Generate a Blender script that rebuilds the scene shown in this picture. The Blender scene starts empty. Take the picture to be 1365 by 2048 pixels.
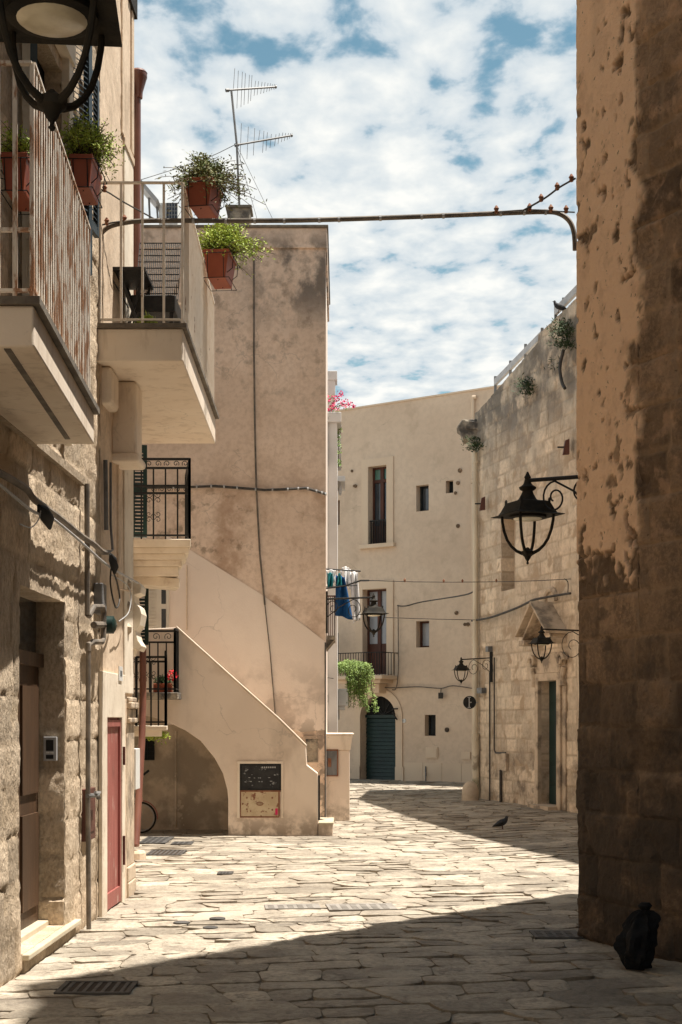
import bpy, bmesh, math, random
from mathutils import Vector, noise, Matrix
R = math.radians
scn = bpy.context.scene
# ---------------------------------------------------------------- camera
CH = 1.7; F = 2844.0; HZ = 1440.0; CX = 682.5
cd = bpy.data.cameras.new('camera'); cam = bpy.data.objects.new('camera', cd)
scn.collection.objects.link(cam); scn.camera = cam
cam.location = (0, 0, CH); cam.rotation_euler = (R(90), 0, 0)
cd.sensor_fit = 'HORIZONTAL'; cd.sensor_width = 24; cd.lens = 50.0; cd.shift_y = (HZ-1024)/1365
cd.clip_end = 2000; cd.clip_start = 0.05
# ---------------------------------------------------------------- sky and sun
SX, SY = 0.31, 0.03
ELEV = math.atan(1/math.hypot(SX, SY)); AZ = math.atan2(SX, SY)
w = bpy.data.worlds.new('World'); scn.world = w; w.use_nodes = True
nt = w.node_tree; nt.nodes.clear(); L = nt.links
def nn(t, **k):
    n = nt.nodes.new(t)
    for a, b in k.items(): setattr(n, a, b)
    return n
def mth(op, a, b=None, c=None, clamp=False):
    n = nn('ShaderNodeMath', operation=op, use_clamp=clamp)
    for i, x in enumerate((a, b, c)):
        if x is None: continue
        if isinstance(x, (int, float)): n.inputs[i].default_value = x
        else: L.new(x, n.inputs[i])
    return n.outputs[0]
out = nn('ShaderNodeOutputWorld'); bg = nn('ShaderNodeBackground'); bg.inputs[1].default_value = 0.12
sky = nn('ShaderNodeTexSky', sky_type='NISHITA', sun_disc=False, sun_elevation=ELEV, sun_rotation=AZ)
sky.air_density = 1.0; sky.dust_density = 0.6; sky.ozone_density = 2.0
tc = nn('ShaderNodeTexCoord'); sp = nn('ShaderNodeSeparateXYZ'); L.new(tc.outputs['Generated'], sp.inputs[0])
zz = mth('MAXIMUM', sp.outputs[2], 0.03)
cb = nn('ShaderNodeCombineXYZ')
L.new(mth('DIVIDE', sp.outputs[0], zz), cb.inputs[0]); L.new(mth('MULTIPLY', mth('DIVIDE', sp.outputs[1], zz), 0.62), cb.inputs[1])
def nz(scale, det, rough, off, dist=0.0):
    mp = nn('ShaderNodeMapping'); mp.inputs['Location'].default_value = off; L.new(cb.outputs[0], mp.inputs[0])
    n = nn('ShaderNodeTexNoise'); n.inputs['Scale'].default_value = scale; n.inputs['Detail'].default_value = det
    n.inputs['Roughness'].default_value = rough; n.inputs['Distortion'].default_value = dist
    L.new(mp.outputs[0], n.inputs[0]); return n.outputs[0]
puff = nz(9.5, 7, 0.52, (3.1, 7.7, 0), 0.15); big = nz(2.2, 3, 0.5, (1.3, 4.2, 2)); fine = nz(20, 6, 0.55, (8, 2, 0))
low = mth('MULTIPLY', mth('SUBTRACT', 0.47, sp.outputs[2]), 0.42)
den = mth('ADD', mth('ADD', mth('MULTIPLY', puff, 0.75), mth('MULTIPLY', big, 0.48)), mth('ADD', low, mth('MULTIPLY', fine, 0.12)))
mr = nn('ShaderNodeMapRange', interpolation_type='SMOOTHSTEP'); L.new(den, mr.inputs[0])
mr.inputs[1].default_value = 0.56; mr.inputs[2].default_value = 0.68
mr2 = nn('ShaderNodeMapRange'); L.new(den, mr2.inputs[0]); mr2.inputs[1].default_value = 0.60; mr2.inputs[2].default_value = 0.88
mr2.inputs[3].default_value = 0.0; mr2.inputs[4].default_value = 1.0
cc = nn('ShaderNodeMix', data_type='RGBA'); L.new(mr2.outputs[0], cc.inputs[0])
cc.inputs[6].default_value = (2.5, 2.95, 3.3, 1); cc.inputs[7].default_value = (4.5, 4.5, 4.3, 1)
mx = nn('ShaderNodeMix', data_type='RGBA'); L.new(mr.outputs[0], mx.inputs[0]); tq = nn('ShaderNodeMix', data_type='RGBA', blend_type='MULTIPLY'); tq.inputs[0].default_value = 1.0; L.new(sky.outputs[0], tq.inputs[6]); tq.inputs[7].default_value = (.55, .66, .52, 1); L.new(tq.outputs[2], mx.inputs[6]); L.new(cc.outputs[2], mx.inputs[7])
L.new(mx.outputs[2], bg.inputs[0]); L.new(bg.outputs[0], out.inputs[0])
sl = bpy.data.lights.new('sun', 'SUN'); so = bpy.data.objects.new('sun', sl); scn.collection.objects.link(so)
sl.energy = 5.0; sl.angle = R(0.53); sl.color = (1.0, 0.93, 0.835)
so.rotation_euler = Vector((SX, SY, 1)).to_track_quat('Z', 'Y').to_euler(); so.location = (5, 5, 40)
scn.view_settings.view_transform = 'Standard'; scn.view_settings.look = 'None'
scn.view_settings.exposure = 0.9; scn.view_settings.gamma = 1.0
scn.render.engine = 'CYCLES'; scn.cycles.max_bounces = 8; scn.cycles.diffuse_bounces = 5
# ---------------------------------------------------------------- helpers
random.seed(7)
def P(px, py, d): return Vector(((px-CX)/F*d, d, CH+(HZ-py)/F*d))
def S(t): t = max(0.0, min(1.0, t)); return t*t*(3-2*t)
def g(x, y): return 0.16*S((y-20)/15) + 0.07*S((x-1.5)/2.2)*S((30-y)/5)*S((y-12)/8)
def fb(x, y, z, o=4): return noise.fractal(Vector((x, y, z)), 0.9, 2.1, o)
def tag(o, label=None, cat=None, group=None, kind=None):
    if label: o['label'] = label
    if cat: o['category'] = cat
    if group: o['group'] = group
    if kind: o['kind'] = kind
    return o
def thing(name, loc, label, cat, group=None):
    o = bpy.data.objects.new(name, None); scn.collection.objects.link(o); o.location = loc; o.empty_display_size = 0.1
    return tag(o, label, cat, group)
def wloc(p):
    v = Vector((0, 0, 0))
    while p is not None: v = v + Vector(p.location); p = p.parent
    return v
class MB:
    def __init__(s): s.v = []; s.f = []; s.a = None
    def add(s, vs, fs):
        b = len(s.v); s.v += [tuple(q) for q in vs]; s.f += [tuple(i+b for i in f) for f in fs]; return s
    def hexa(s, p): return s.add(p, [(0,3,2,1),(4,5,6,7),(0,1,5,4),(1,2,6,5),(2,3,7,6),(3,0,4,7)])
    def box(s, x0, x1, y0, y1, z0, z1):
        return s.hexa([(x0,y0,z0),(x1,y0,z0),(x1,y1,z0),(x0,y1,z0),(x0,y0,z1),(x1,y0,z1),(x1,y1,z1),(x0,y1,z1)])
    def pbox(s, pl, a, b, z0, z1, o0, o1):
        q = [pl.p(a,z0,o0),pl.p(b,z0,o0),pl.p(b,z0,o1),pl.p(a,z0,o1),pl.p(a,z1,o0),pl.p(b,z1,o0),pl.p(b,z1,o1),pl.p(a,z1,o1)]
        return s.hexa(q)
    def bar(s, a, b, w, h=None):
        a = Vector(a); b = Vector(b); h = h or w; d = (b-a).normalized()
        up = Vector((0,0,1)) if abs(d.z) < .95 else Vector((0,1,0))
        x = d.cross(up).normalized()*(w/2); y = x.cross(d).normalized()*(h/2)
        return s.hexa([a-x-y,a+x-y,a+x+y,a-x+y,b-x-y,b+x-y,b+x+y,b-x+y])
    def tube(s, pts, r, n=7):
        pts = [Vector(p) for p in pts]; rr = r if isinstance(r, (list, tuple)) else [r]*len(pts)
        base = len(s.v); prev = None
        for i, p in enumerate(pts):
            d = (pts[min(i+1, len(pts)-1)]-pts[max(i-1, 0)])
            d = d.normalized() if d.length > 1e-9 else Vector((0,0,1))
            if prev is None:
                up = Vector((0,0,1)) if abs(d.z) < .9 else Vector((1,0,0)); x = d.cross(up).normalized()
            else:
                x = (prev-d*prev.dot(d)); x = x.normalized() if x.length > 1e-6 else d.orthogonal().normalized()
            prev = x; y = d.cross(x)
            for k in range(n):
                a = 2*math.pi*k/n; s.v.append(tuple(p+(x*math.cos(a)+y*math.sin(a))*rr[i]))
        for i in range(len(pts)-1):
            for k in range(n):
                a = base+i*n+k; b = base+i*n+(k+1) % n; s.f.append((a, b, b+n, a+n))
        s.f.append(tuple(base+k for k in range(n))[::-1]); e = base+(len(pts)-1)*n; s.f.append(tuple(e+k for k in range(n)))
        return s
    def prism(s, loop, vec):
        n = len(loop); vec = Vector(vec); lo = [Vector(p) for p in loop]
        s.add(lo+[p+vec for p in lo], [tuple(range(n))[::-1], tuple(range(n, 2*n))]+[(i,(i+1)%n,(i+1)%n+n,i+n) for i in range(n)])
        return s
    def lathe(s, c, prof, n=14, yaw=0.0):
        c = Vector(c); base = len(s.v)
        for r, z in prof:
            for k in range(n):
                a = yaw+2*math.pi*k/n; s.v.append((c.x+r*math.cos(a), c.y+r*math.sin(a), c.z+z))
        m = len(prof)
        for i in range(m-1):
            for k in range(n):
                a = base+i*n+k; b = base+i*n+(k+1)%n; s.f.append((a,b,b+n,a+n))
        s.f.append(tuple(base+k for k in range(n))[::-1]); s.f.append(tuple(base+(m-1)*n+k for k in range(n)))
        return s
    def build(s, name, mat, parent=None, smooth=False, bevel=0, label=None, fix=True):
        me = bpy.data.meshes.new(name); o = bpy.data.objects.new(name, me); scn.collection.objects.link(o)
        off = wloc(parent); me.from_pydata([(v[0]-off.x, v[1]-off.y, v[2]-off.z) for v in s.v], [], s.f)
        if s.a:
            at = me.color_attributes.new('tint', 'FLOAT_COLOR', 'POINT')
            for i, c in enumerate(s.a): at.data[i].color = (c[0], c[1], c[2], 1)
        if fix:
            bm = bmesh.new(); bm.from_mesh(me); bmesh.ops.recalc_face_normals(bm, faces=bm.faces); bm.to_mesh(me); bm.free()
        me.materials.append(mat)
        if smooth:
            for p in me.polygons: p.use_smooth = True
            try: me.set_sharp_from_angle(angle=R(40))
            except Exception: pass
        if parent: o.parent = parent
        if bevel:
            m = o.modifiers.new('b', 'BEVEL'); m.width = bevel; m.segments = 2; m.limit_method = 'ANGLE'
        if label: o['label'] = label
        return o
class Pl:
    def __init__(s, A, B):
        s.A = Vector(A); s.B = Vector(B); s.u = (s.B-s.A).normalized(); s.n = Vector((s.u.y, -s.u.x)); s.len = (s.B-s.A).length
        if s.n.dot(s.A+s.B) > 0: s.n = -s.n
    def p(s, a, z, o=0): q = s.A+s.u*a+s.n*o; return Vector((q.x, q.y, z))
    def at(s, px, py):
        k = (px-CX)/F; den = s.u.x-k*s.u.y; a = (k*s.A.y-s.A.x)/den; t = s.A.y+s.u.y*a
        return a, CH+(HZ-py)/F*t
    def w(s, px, py, o=0): a, z = s.at(px, py); return s.p(a, z, o)
    def rect(s, x0, y0, x1, y1):
        a, z1 = s.at(x0, y0); b, z0 = s.at(x1, y1); _, z1b = s.at(x1, y0); _, z0b = s.at(x0, y1)
        return min(a,b), max(a,b), (z0+z0b)/2, (z1+z1b)/2
def blocks(sd, ch=0.3, lmin=.35, lmax=.75, jit=0.3):
    cache = {}
    def f(a, z):
        r = math.floor(z/ch)
        if r not in cache:
            rr = random.Random(sd*977+r); x = -12+rr.random(); L_ = []
            while x < 30: L_.append(x); x += rr.uniform(lmin, lmax)
            cache[r] = L_
        L_ = cache[r]; i = 0
        import bisect
        i = bisect.bisect_right(L_, a)-1; i = max(0, min(i, len(L_)-2))
        de = min(a-L_[i], L_[i+1]-a, z-r*ch, (r+1)*ch-z)
        t = random.Random(sd*31+r*1009+i).random()
        return de, t
    return f
def wall(name, mat, parent, pl, s0, s1, z0, z1, res=.1, amp=.01, blk=None, jd=.012, jw=.012, ops=(), back=.4, ns=1.0, top=None, resz=None, erode=0.0, plaster=None):
    resz = resz or res
    def lines(a, b, r, cuts):
        cs = sorted(set([a, b]+[c for c in cuts if a < c < b])); o = []
        for i in range(len(cs)-1):
            n = max(1, round((cs[i+1]-cs[i])/r)); o += [cs[i]+(cs[i+1]-cs[i])*k/n for k in range(n)]
        return o+[b]
    xs = lines(s0, s1, res, [c for o in ops for c in o[:2]]); zs = lines(z0, z1, resz, [c for o in ops for c in o[2:4]])
    mb = MB(); mb.a = []; nx = len(xs)
    for z in zs:
        for a in xs:
            zc = min(z, top(a)) if top else z
            n1 = fb(a*1.7*ns, zc*1.7*ns, 3.1); n2 = fb(a*7*ns, zc*5*ns, 9.3, 5); d = amp*(n1*.25+n2*.6+noise.noise(Vector((a*24, zc*17, 4)))*.35+noise.noise(Vector((a*47, zc*33, 1)))*.25); t = .5; jm = 0; er = 0
            if blk:
                de, t = blk(a+.02*noise.noise(Vector((a*5, zc*5, 1))), zc+.02*noise.noise(Vector((a*3, zc*3, 8)))); j = 1-S(de/jw); jm = j; d -= jd*j; d += (t-.5)*amp*.9
            if erode:
                e = S((fb(a*(6.5 if blk is None else 3.1), zc*(5.5 if blk is None else 3.1), 20, 6)-(.3 if blk is None else .2))*(7 if blk is None else 3)); er = e; d -= erode*e
            if plaster:
                er = plaster(a, zc, jm); jm *= 1-.6*er; d = d*(1-.82*er)+.013*er
            q = pl.p(a, zc, d); mb.v.append(tuple(q)); mb.a.append((t, jm, er))
    def hole(a, z):
        for o in ops:
            if o[0] < a < o[1] and o[2] < z < o[3]: return o
        return None
    cell = {}
    for j in range(len(zs)-1):
        for i in range(nx-1):
            a = (xs[i]+xs[i+1])/2; z = (zs[j]+zs[j+1])/2; h = hole(a, z)
            if top and zs[j] >= max(top(xs[i]), top(xs[i+1])): h = ('x',)
            cell[i, j] = h
            if h is None: mb.f.append((j*nx+i, j*nx+i+1, (j+1)*nx+i+1, (j+1)*nx+i))
    def ext(i0, i1, dep):
        va = Vector(mb.v[i0]); vb = Vector(mb.v[i1]); n3 = Vector((pl.n.x, pl.n.y, 0))*-dep; b = len(mb.v)
        mb.v += [tuple(va+n3), tuple(vb+n3)]; mb.a += [mb.a[i0], mb.a[i1]]; mb.f.append((i0, i1, b+1, b))
    for j in range(len(zs)-1):
        for i in range(nx-1):
            if cell[i, j] is not None: continue
            for (di, dj, e) in ((-1,0,(j*nx+i,(j+1)*nx+i)), (1,0,(j*nx+i+1,(j+1)*nx+i+1)), (0,-1,(j*nx+i,j*nx+i+1)), (0,1,((j+1)*nx+i,(j+1)*nx+i+1))):
                c = cell.get((i+di, j+dj), ('x',))
                if c is None: continue
                ext(e[0], e[1], c[4] if len(c) > 4 else back)
    return mb.build(name, mat, parent, smooth=bool(amp > .004))
# ---------------------------------------------------------------- materials
def sock(x, i, nt_):
    pass
def mat(name, c1, c2=None, sc=3.0, rough=.85, bump=.2, bsc=30.0, metal=0.0, attr=None, stains=(), vec=(1,1,1), spec=.3, fine=None, bdist=.01, crack=0):
    m = bpy.data.materials.new(name); m.use_nodes = True; t = m.node_tree; n = t.nodes; l = t.links; b = n['Principled BSDF']
    b.inputs['Roughness'].default_value = rough; b.inputs['Metallic'].default_value = metal; b.inputs['Specular IOR Level'].default_value = spec
    ge = n.new('ShaderNodeNewGeometry')
    def noi(scale, v=(1,1,1), det=6, rg=.6, off=0):
        mp = n.new('ShaderNodeMapping'); mp.inputs['Scale'].default_value = v; mp.inputs['Location'].default_value = (off, off*1.7, off*.6); l.new(ge.outputs['Position'], mp.inputs[0])
        x = n.new('ShaderNodeTexNoise'); x.inputs['Scale'].default_value = scale; x.inputs['Detail'].default_value = det; x.inputs['Roughness'].default_value = rg
        l.new(mp.outputs[0], x.inputs[0]); return x.outputs[0]
    def rng(x, a, b_, c=0.0, d=1.0, sm=True):
        r = n.new('ShaderNodeMapRange'); r.interpolation_type = 'SMOOTHSTEP' if sm else 'LINEAR'
        l.new(x, r.inputs[0]); r.inputs[1].default_value = a; r.inputs[2].default_value = b_; r.inputs[3].default_value = c; r.inputs[4].default_value = d; return r.outputs[0]
    def mix(f, a, b_, mode='MIX'):
        x = n.new('ShaderNodeMix'); x.data_type = 'RGBA'; x.blend_type = mode
        for i, q in ((0, f), (6, a), (7, b_)):
            if isinstance(q, float): x.inputs[i].default_value = q
            elif isinstance(q, tuple): x.inputs[i].default_value = (*q, 1)
            else: l.new(q, x.inputs[i])
        return x.outputs[2]
    def mul(a, b_):
        x = n.new('ShaderNodeMath'); x.operation = 'MULTIPLY'
        for i, q in enumerate((a, b_)):
            if isinstance(q, float): x.inputs[i].default_value = q
            else: l.new(q, x.inputs[i])
        return x.outputs[0]
    c2 = c2 or tuple(v*.8 for v in c1)
    col = mix(rng(noi(sc, vec), .35, .65), c1, c2)
    if fine: col = mix(mul(rng(noi(fine[1], vec, 8, .7, 3), .42, .62), fine[2]), col, fine[0])
    sep = None
    if attr:
        at = n.new('ShaderNodeAttribute'); at.attribute_name = 'tint'; sep = n.new('ShaderNodeSeparateColor'); l.new(at.outputs['Color'], sep.inputs[0])
        amt, jc, ec = attr
        tcol = n.new('ShaderNodeCombineColor')
        v = rng(sep.outputs[0], 0, 1, 1-amt, 1+amt*.7, False)
        for i in range(3): l.new(v, tcol.inputs[i])
        col = mix(1.0, col, tcol.outputs[0], 'MULTIPLY')
        if jc: col = mix(mul(sep.outputs[1], .85), col, jc)
        if ec: col = mix(sep.outputs[2], col, ec)
    if crack:
        dn = n.new('ShaderNodeTexNoise'); dn.inputs['Scale'].default_value = 3.0; dn.inputs['Detail'].default_value = 5; l.new(ge.outputs['Position'], dn.inputs[0])
        va = n.new('ShaderNodeVectorMath'); va.operation = 'MULTIPLY_ADD'; l.new(dn.outputs['Color'], va.inputs[0]); va.inputs[1].default_value = (.5,.5,.5); l.new(ge.outputs['Position'], va.inputs[2])
        vo = n.new('ShaderNodeTexVoronoi'); vo.feature = 'DISTANCE_TO_EDGE'; vo.inputs['Scale'].default_value = crack; l.new(va.outputs[0], vo.inputs['Vector'])
        cm = mul(rng(vo.outputs['Distance'], .0, .010*crack, 1.0, 0.0), rng(noi(.9, (1,1,1), 3, .5, 13), .5, .6)); col = mix(mul(cm, .38), col, tuple(v_*.4 for v_ in c1))
    sz = n.new('ShaderNodeSeparateXYZ'); l.new(ge.outputs['Position'], sz.inputs[0])
    for st in stains:
        f = rng(noi(st['s'], st.get('v', (1,1,1)), 7, .62, st.get('o', 0)), st['lo'], st['hi'])
        if 'z' in st: f = mul(f, rng(sz.outputs[2], st['z'][0], st['z'][1]))
        if 'z2' in st: f = mul(f, rng(sz.outputs[2], st['z2'][0], st['z2'][1]))
        if 'x' in st: f = mul(f, rng(sz.outputs[0], st['x'][0], st['x'][1]))
        if 'y' in st: f = mul(f, rng(sz.outputs[1], st['y'][0], st['y'][1]))
        f = mul(f, st.get('a', 1.0)); col = mix(f, col, st['c'])
    l.new(col, b.inputs['Base Color'])
    if bump:
        bp = n.new('ShaderNodeBump'); bp.inputs['Strength'].default_value = bump; bp.inputs['Distance'].default_value = bdist
        l.new(noi(bsc, vec, 8, .65), bp.inputs['Height']); l.new(bp.outputs[0], b.inputs['Normal'])
    return m
M = {}
M['ground'] = mat('paving_stone', (.52,.455,.36), (.37,.32,.25), 1.6, .6, .9, 34, attr=(.36, (.26,.215,.16), None), fine=((.22,.18,.14), 24, .6), spec=.4,
    stains=[dict(c=(.17,.14,.11), s=2.6, lo=.5, hi=.64, a=.6), dict(c=(.12,.1,.08), s=9, lo=.56, hi=.66, a=.6, o=11), dict(c=(.7,.62,.5), s=.9, lo=.5, hi=.7, a=.4, o=4)], bdist=.02)
M['joint'] = mat('joint_dirt', (.2,.165,.125), (.32,.265,.2), 9, .95, .6, 60)
M['stone_left'] = mat('weathered_limestone', (.76,.62,.46), (.62,.49,.35), 3.5, .92, 1.0, 28, attr=(.3, (.45,.35,.24), (.5,.39,.27)), vec=(1,1,.6), fine=((.34,.25,.165), 34, .5), bdist=.03)
M['plaster_left'] = mat('old_cream_plaster', (.74,.59,.44), (.64,.5,.365), 2.2, .88, .5, 22, fine=((.36,.27,.19), 18, .3), crack=1.0, stains=[dict(c=(.34,.25,.17), s=3, lo=.52, hi=.64, a=.5, v=(1,1,.5))])
M['white_plaster'] = mat('cream_lime_plaster', (.80,.71,.58), (.68,.59,.47), 3, .8, .35, 25, stains=[dict(c=(.5,.4,.3), s=6, lo=.58, hi=.68, a=.5)])
M['slab'] = mat('balcony_plaster', (.84,.73,.6), (.78,.66,.53), 1.6, .8, .2, 40, crack=1.3, stains=[dict(c=(.55,.44,.33), s=7, v=(1,1,.25), lo=.52, hi=.66, a=.45),dict(c=(.35,.27,.2), s=7, lo=.62, hi=.72, a=.4)])
M['slab_edge'] = mat('grey_stone_edge', (.22,.19,.15), (.13,.11,.09), 6, .85, .4, 40)
M['peach'] = mat('peach_render', (.80,.645,.525), (.71,.56,.445), .9, .9, .45, 45, fine=((.45,.31,.215), 14, .3), crack=0.8, stains=[
    dict(c=(.12,.11,.10), s=1.5, v=(1,1,.8), lo=.42, hi=.56, z=(7.5,8.4), z2=(9.4,8.9), x=(-1.8,-.9), a=.85), dict(c=(.22,.17,.13), s=5, lo=.5, hi=.66, z=(5.8,7.6), a=.5),
    dict(c=(.34,.2,.12), s=1.8, lo=.48, hi=.66, z=(5.9,4.8), z2=(2.6,3.4), a=.55), dict(c=(.2,.15,.1), s=4.5, lo=.55, hi=.66, z=(5.6,5.0), z2=(3.8,4.3), x=(-.9,-1.5), a=.6),
    dict(c=(.2,.17,.14), s=3, lo=.48, hi=.55, z=(2.0,1.2), a=.8)])
M['pinkpaint'] = mat('pale_pink_render', (.86,.755,.66), (.80,.69,.6), 1.1, .9, .3, 40, crack=0.7, stains=[
    dict(c=(.2,.17,.14), s=3.2, lo=.5, hi=.57, z=(1.9,1.35), a=.85), dict(c=(.34,.27,.22), s=2.4, lo=.46, hi=.62, z=(2.9,1.9), a=.5)])
M['stair'] = mat('stair_render', (.82,.69,.57), (.76,.63,.515), 1.0, .9, .25, 38, crack=0.8, stains=[dict(c=(.27,.21,.16), s=4, lo=.42, hi=.6, z=(.5,.04), a=.8), dict(c=(.4,.32,.25), s=1.6, v=(1,1,.4), lo=.5, hi=.66, a=.35), dict(c=(.45,.34,.25), s=1.3, lo=.55, hi=.7, a=.3)])
M['under'] = mat('patchy_grey_render', (.58,.475,.36), (.5,.4,.3), 1.2, .92, .5, 30, stains=[dict(c=(.25,.21,.16), s=1.6, lo=.44, hi=.6, a=.7, o=2), dict(c=(.62,.52,.4), s=2.8, lo=.5, hi=.62, z=(1.0,.6), a=.7, o=9), dict(c=(.58,.48,.36), s=3.3, lo=.64, hi=.66, a=.8, o=5)])
M['far'] = mat('far_beige_render', (.69,.55,.415), (.62,.48,.355), .5, .9, .3, 20, fine=((.5,.385,.28), 7, .3), crack=0.5, stains=[dict(c=(.4,.3,.21), s=1.3, lo=.55, hi=.68, a=.3), dict(c=(.36,.28,.2), s=3, lo=.5, hi=.62, z=(1.2,.2), a=.5)])
M['far_trim'] = mat('far_trim_render', (.7,.56,.415), (.64,.50,.365), .8, .9, .2, 20)
M['white'] = mat('bluish_whitewash', (.74,.72,.7), (.64,.62,.6), 1.2, .9, .3, 30, stains=[dict(c=(.3,.29,.27), s=5, lo=.5, hi=.6, z=(7.1,7.25), z2=(7.6,7.4), a=.8)])
M['church'] = mat('church_limestone', (.74,.61,.46), (.63,.505,.375), 1.4, .92, .8, 22, attr=(.25, (.4,.31,.22), (.45,.34,.235)), fine=((.36,.28,.2), 12, .4), bdist=.03, stains=[
    dict(c=(.1,.095,.085), s=2.2, v=(1,1,.9), lo=.33, hi=.55, z=(6.5,7.8), a=.8), dict(c=(.3,.27,.235), s=1.6, lo=.46, hi=.66, z=(4.6,6.8), a=.5),
    dict(c=(.13,.1,.075), s=3.6, lo=.48, hi=.66, z=(1.5,.6), a=.7), dict(c=(.76,.65,.5), s=.9, lo=.5, hi=.64, a=.45, o=7)])
M['church_trim'] = mat('carved_limestone', (.6,.485,.36), (.42,.33,.24), 3, .9, .7, 20, stains=[dict(c=(.14,.12,.1), s=3, lo=.5, hi=.64, a=.6)], bdist=.02)
M['corbel'] = mat('blackened_corbel', (.42,.36,.28), (.1,.09,.08), 4, .92, .9, 18, bdist=.03)
M['rplaster'] = mat('ochre_plaster', (.88,.62,.41), (.82,.55,.35), 2.2, .93, .8, 24, attr=(.1, (.3,.18,.1), (.36,.19,.1)), fine=((.5,.31,.18), 26, .35), bdist=.02,
    stains=[dict(c=(.3,.2,.13), s=2.4, v=(1,1,.5), lo=.4, hi=.6, z=(5.8,7.4), a=.6), dict(c=(.10,.07,.05), s=3.5, lo=.34, hi=.56, z=(2.75,2.3), a=.95), dict(c=(.07,.055,.045), s=2.2, lo=.3, hi=.6, z=(1.9,.9), a=.85)])
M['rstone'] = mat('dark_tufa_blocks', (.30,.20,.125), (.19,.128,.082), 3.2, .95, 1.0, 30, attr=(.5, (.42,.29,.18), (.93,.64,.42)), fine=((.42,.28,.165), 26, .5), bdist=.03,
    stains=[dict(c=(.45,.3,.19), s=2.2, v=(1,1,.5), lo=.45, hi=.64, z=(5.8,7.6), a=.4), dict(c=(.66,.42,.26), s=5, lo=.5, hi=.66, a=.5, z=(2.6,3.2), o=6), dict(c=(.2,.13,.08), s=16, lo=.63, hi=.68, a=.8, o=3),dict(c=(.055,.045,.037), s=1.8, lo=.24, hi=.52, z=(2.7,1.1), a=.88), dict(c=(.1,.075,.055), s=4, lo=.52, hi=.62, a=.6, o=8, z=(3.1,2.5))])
M['marble'] = mat('worn_step_marble', (.62,.55,.41), (.52,.45,.33), 4, .45, .15, 30)
M['wood'] = mat('brown_door_wood', (.10,.055,.03), (.06,.035,.02), 3, .5, .3, 30, vec=(8,8,.6))
M['brown'] = mat('red_brown_panel', (.13,.05,.035), (.09,.035,.025), 6, .55, .3, 40)
M['red'] = mat('faded_red_paint', (.38,.13,.11), (.27,.085,.07), 3, .55, .35, 40, vec=(6,6,.5), stains=[dict(c=(.5,.36,.31), s=12, v=(1,1,.4), lo=.58, hi=.66, a=.6), dict(c=(.14,.05,.04), s=5, v=(1,1,.3), lo=.52, hi=.66, a=.6)])
M['iron'] = mat('black_iron', (.018,.019,.02), (.028,.027,.025), 14, .65, .2, 60, spec=.2)
M['iron2'] = mat('weathered_lamp_iron', (.018,.017,.015), (.035,.03,.022), 9, .75, .3, 50, spec=.15)
M['lens'] = mat('cloudy_lamp_glass', (.8,.74,.56), (.6,.54,.4), 7, .25, .05, 30, spec=.5)
M['wrail'] = mat('rusty_white_paint', (.84,.76,.66), (.76,.67,.56), 8, .6, .2, 60, stains=[dict(c=(.34,.15,.06), s=13, v=(1,1,.3), lo=.48, hi=.58, a=.9, y=(10.4,9.6)), dict(c=(.24,.1,.04), s=12, v=(1,1,.4), lo=.64, hi=.7, a=.8)])
M['terra'] = mat('terracotta_plastic', (.34,.085,.04), (.29,.07,.035), 5, .5, .08, 20)
M['soil'] = mat('soil', (.05,.035,.025))
M['leaf_y'] = mat('bright_fern_leaf', (.42,.5,.08), (.28,.38,.06), 9, .6, 0)
M['leaf_d'] = mat('dark_fern_leaf', (.12,.17,.05), (.2,.18,.07), 9, .6, 0)
M['leaf_g'] = mat('green_creeper_leaf', (.24,.34,.08), (.14,.22,.05), 5, .6, 0)
M['leaf_w'] = mat('wall_weed_leaf', (.04,.065,.025), (.06,.085,.03), 8, .7, 0)
M['stem'] = mat('brown_stem', (.09,.06,.035))
M['pink'] = mat('magenta_bracts', (.62,.02,.1), (.5,.03,.13), 8, .6, 0)
M['redflower'] = mat('red_petals', (.65,.01,.015), (.5,.01,.02), 8, .6, 0)
M['copper'] = mat('painted_copper_pipe', (.19,.08,.055), (.14,.055,.04), 3, .35, .05, 20, spec=.5)
M['grey'] = mat('grey_metal', (.2,.2,.2), (.12,.12,.12), 6, .5, .15, 40)
M['lgrey'] = mat('pale_grey_metal', (.45,.45,.45), (.36,.36,.36), 6, .45, .1, 30)
M['cable'] = mat('dark_cable', (.035,.033,.03), (.07,.06,.05), 12, .6, 0)
M['conduit'] = mat('taupe_conduit', (.2,.165,.13), (.1,.085,.07), 6, .6, .2, 40)
M['beigepipe'] = mat('cream_pipe', (.68,.6,.46), (.55,.47,.35), 2, .6, .2, 30, vec=(3,3,.6), stains=[dict(c=(.15,.11,.07), s=3, lo=.5, hi=.62, z=(1.8,.6), a=.7), dict(c=(.08,.1,.03), s=3, lo=.42, hi=.55, z=(.8,.3), a=.7)])
M['green'] = mat('dark_green_shutter', (.008,.03,.025), (.006,.022,.02), 5, .45, .05, 30)
M['garage'] = mat('dark_green_roller', (.009,.024,.021), (.013,.034,.029), 3, .4, .1, 30)
M['blueshut'] = mat('blue_grey_shutter', (.05,.07,.085), (.035,.05,.06), 5, .5, .05, 30)
M['dark'] = mat('dark_interior', (.012,.012,.012), rough=.9, bump=0)
M['glass'] = mat('window_glass', (.035,.045,.055), (.06,.07,.08), 1.5, .06, 0, spec=.8)
M['tglass'] = mat('green_transom_glass', (.09,.2,.17), (.12,.26,.2), 2, .15, 0, spec=.6)
M['curtain'] = mat('pale_curtain_behind_glass', (.33,.34,.36), (.26,.27,.29), 2, .2, 0, spec=.6)
M['door2'] = mat('reddish_wood', (.10,.035,.02), (.07,.025,.015), 3, .5, .1, 30)
M['cream'] = mat('cream_shutter', (.7,.66,.57), (.62,.58,.5), 5, .6, .1, 30)
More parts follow.
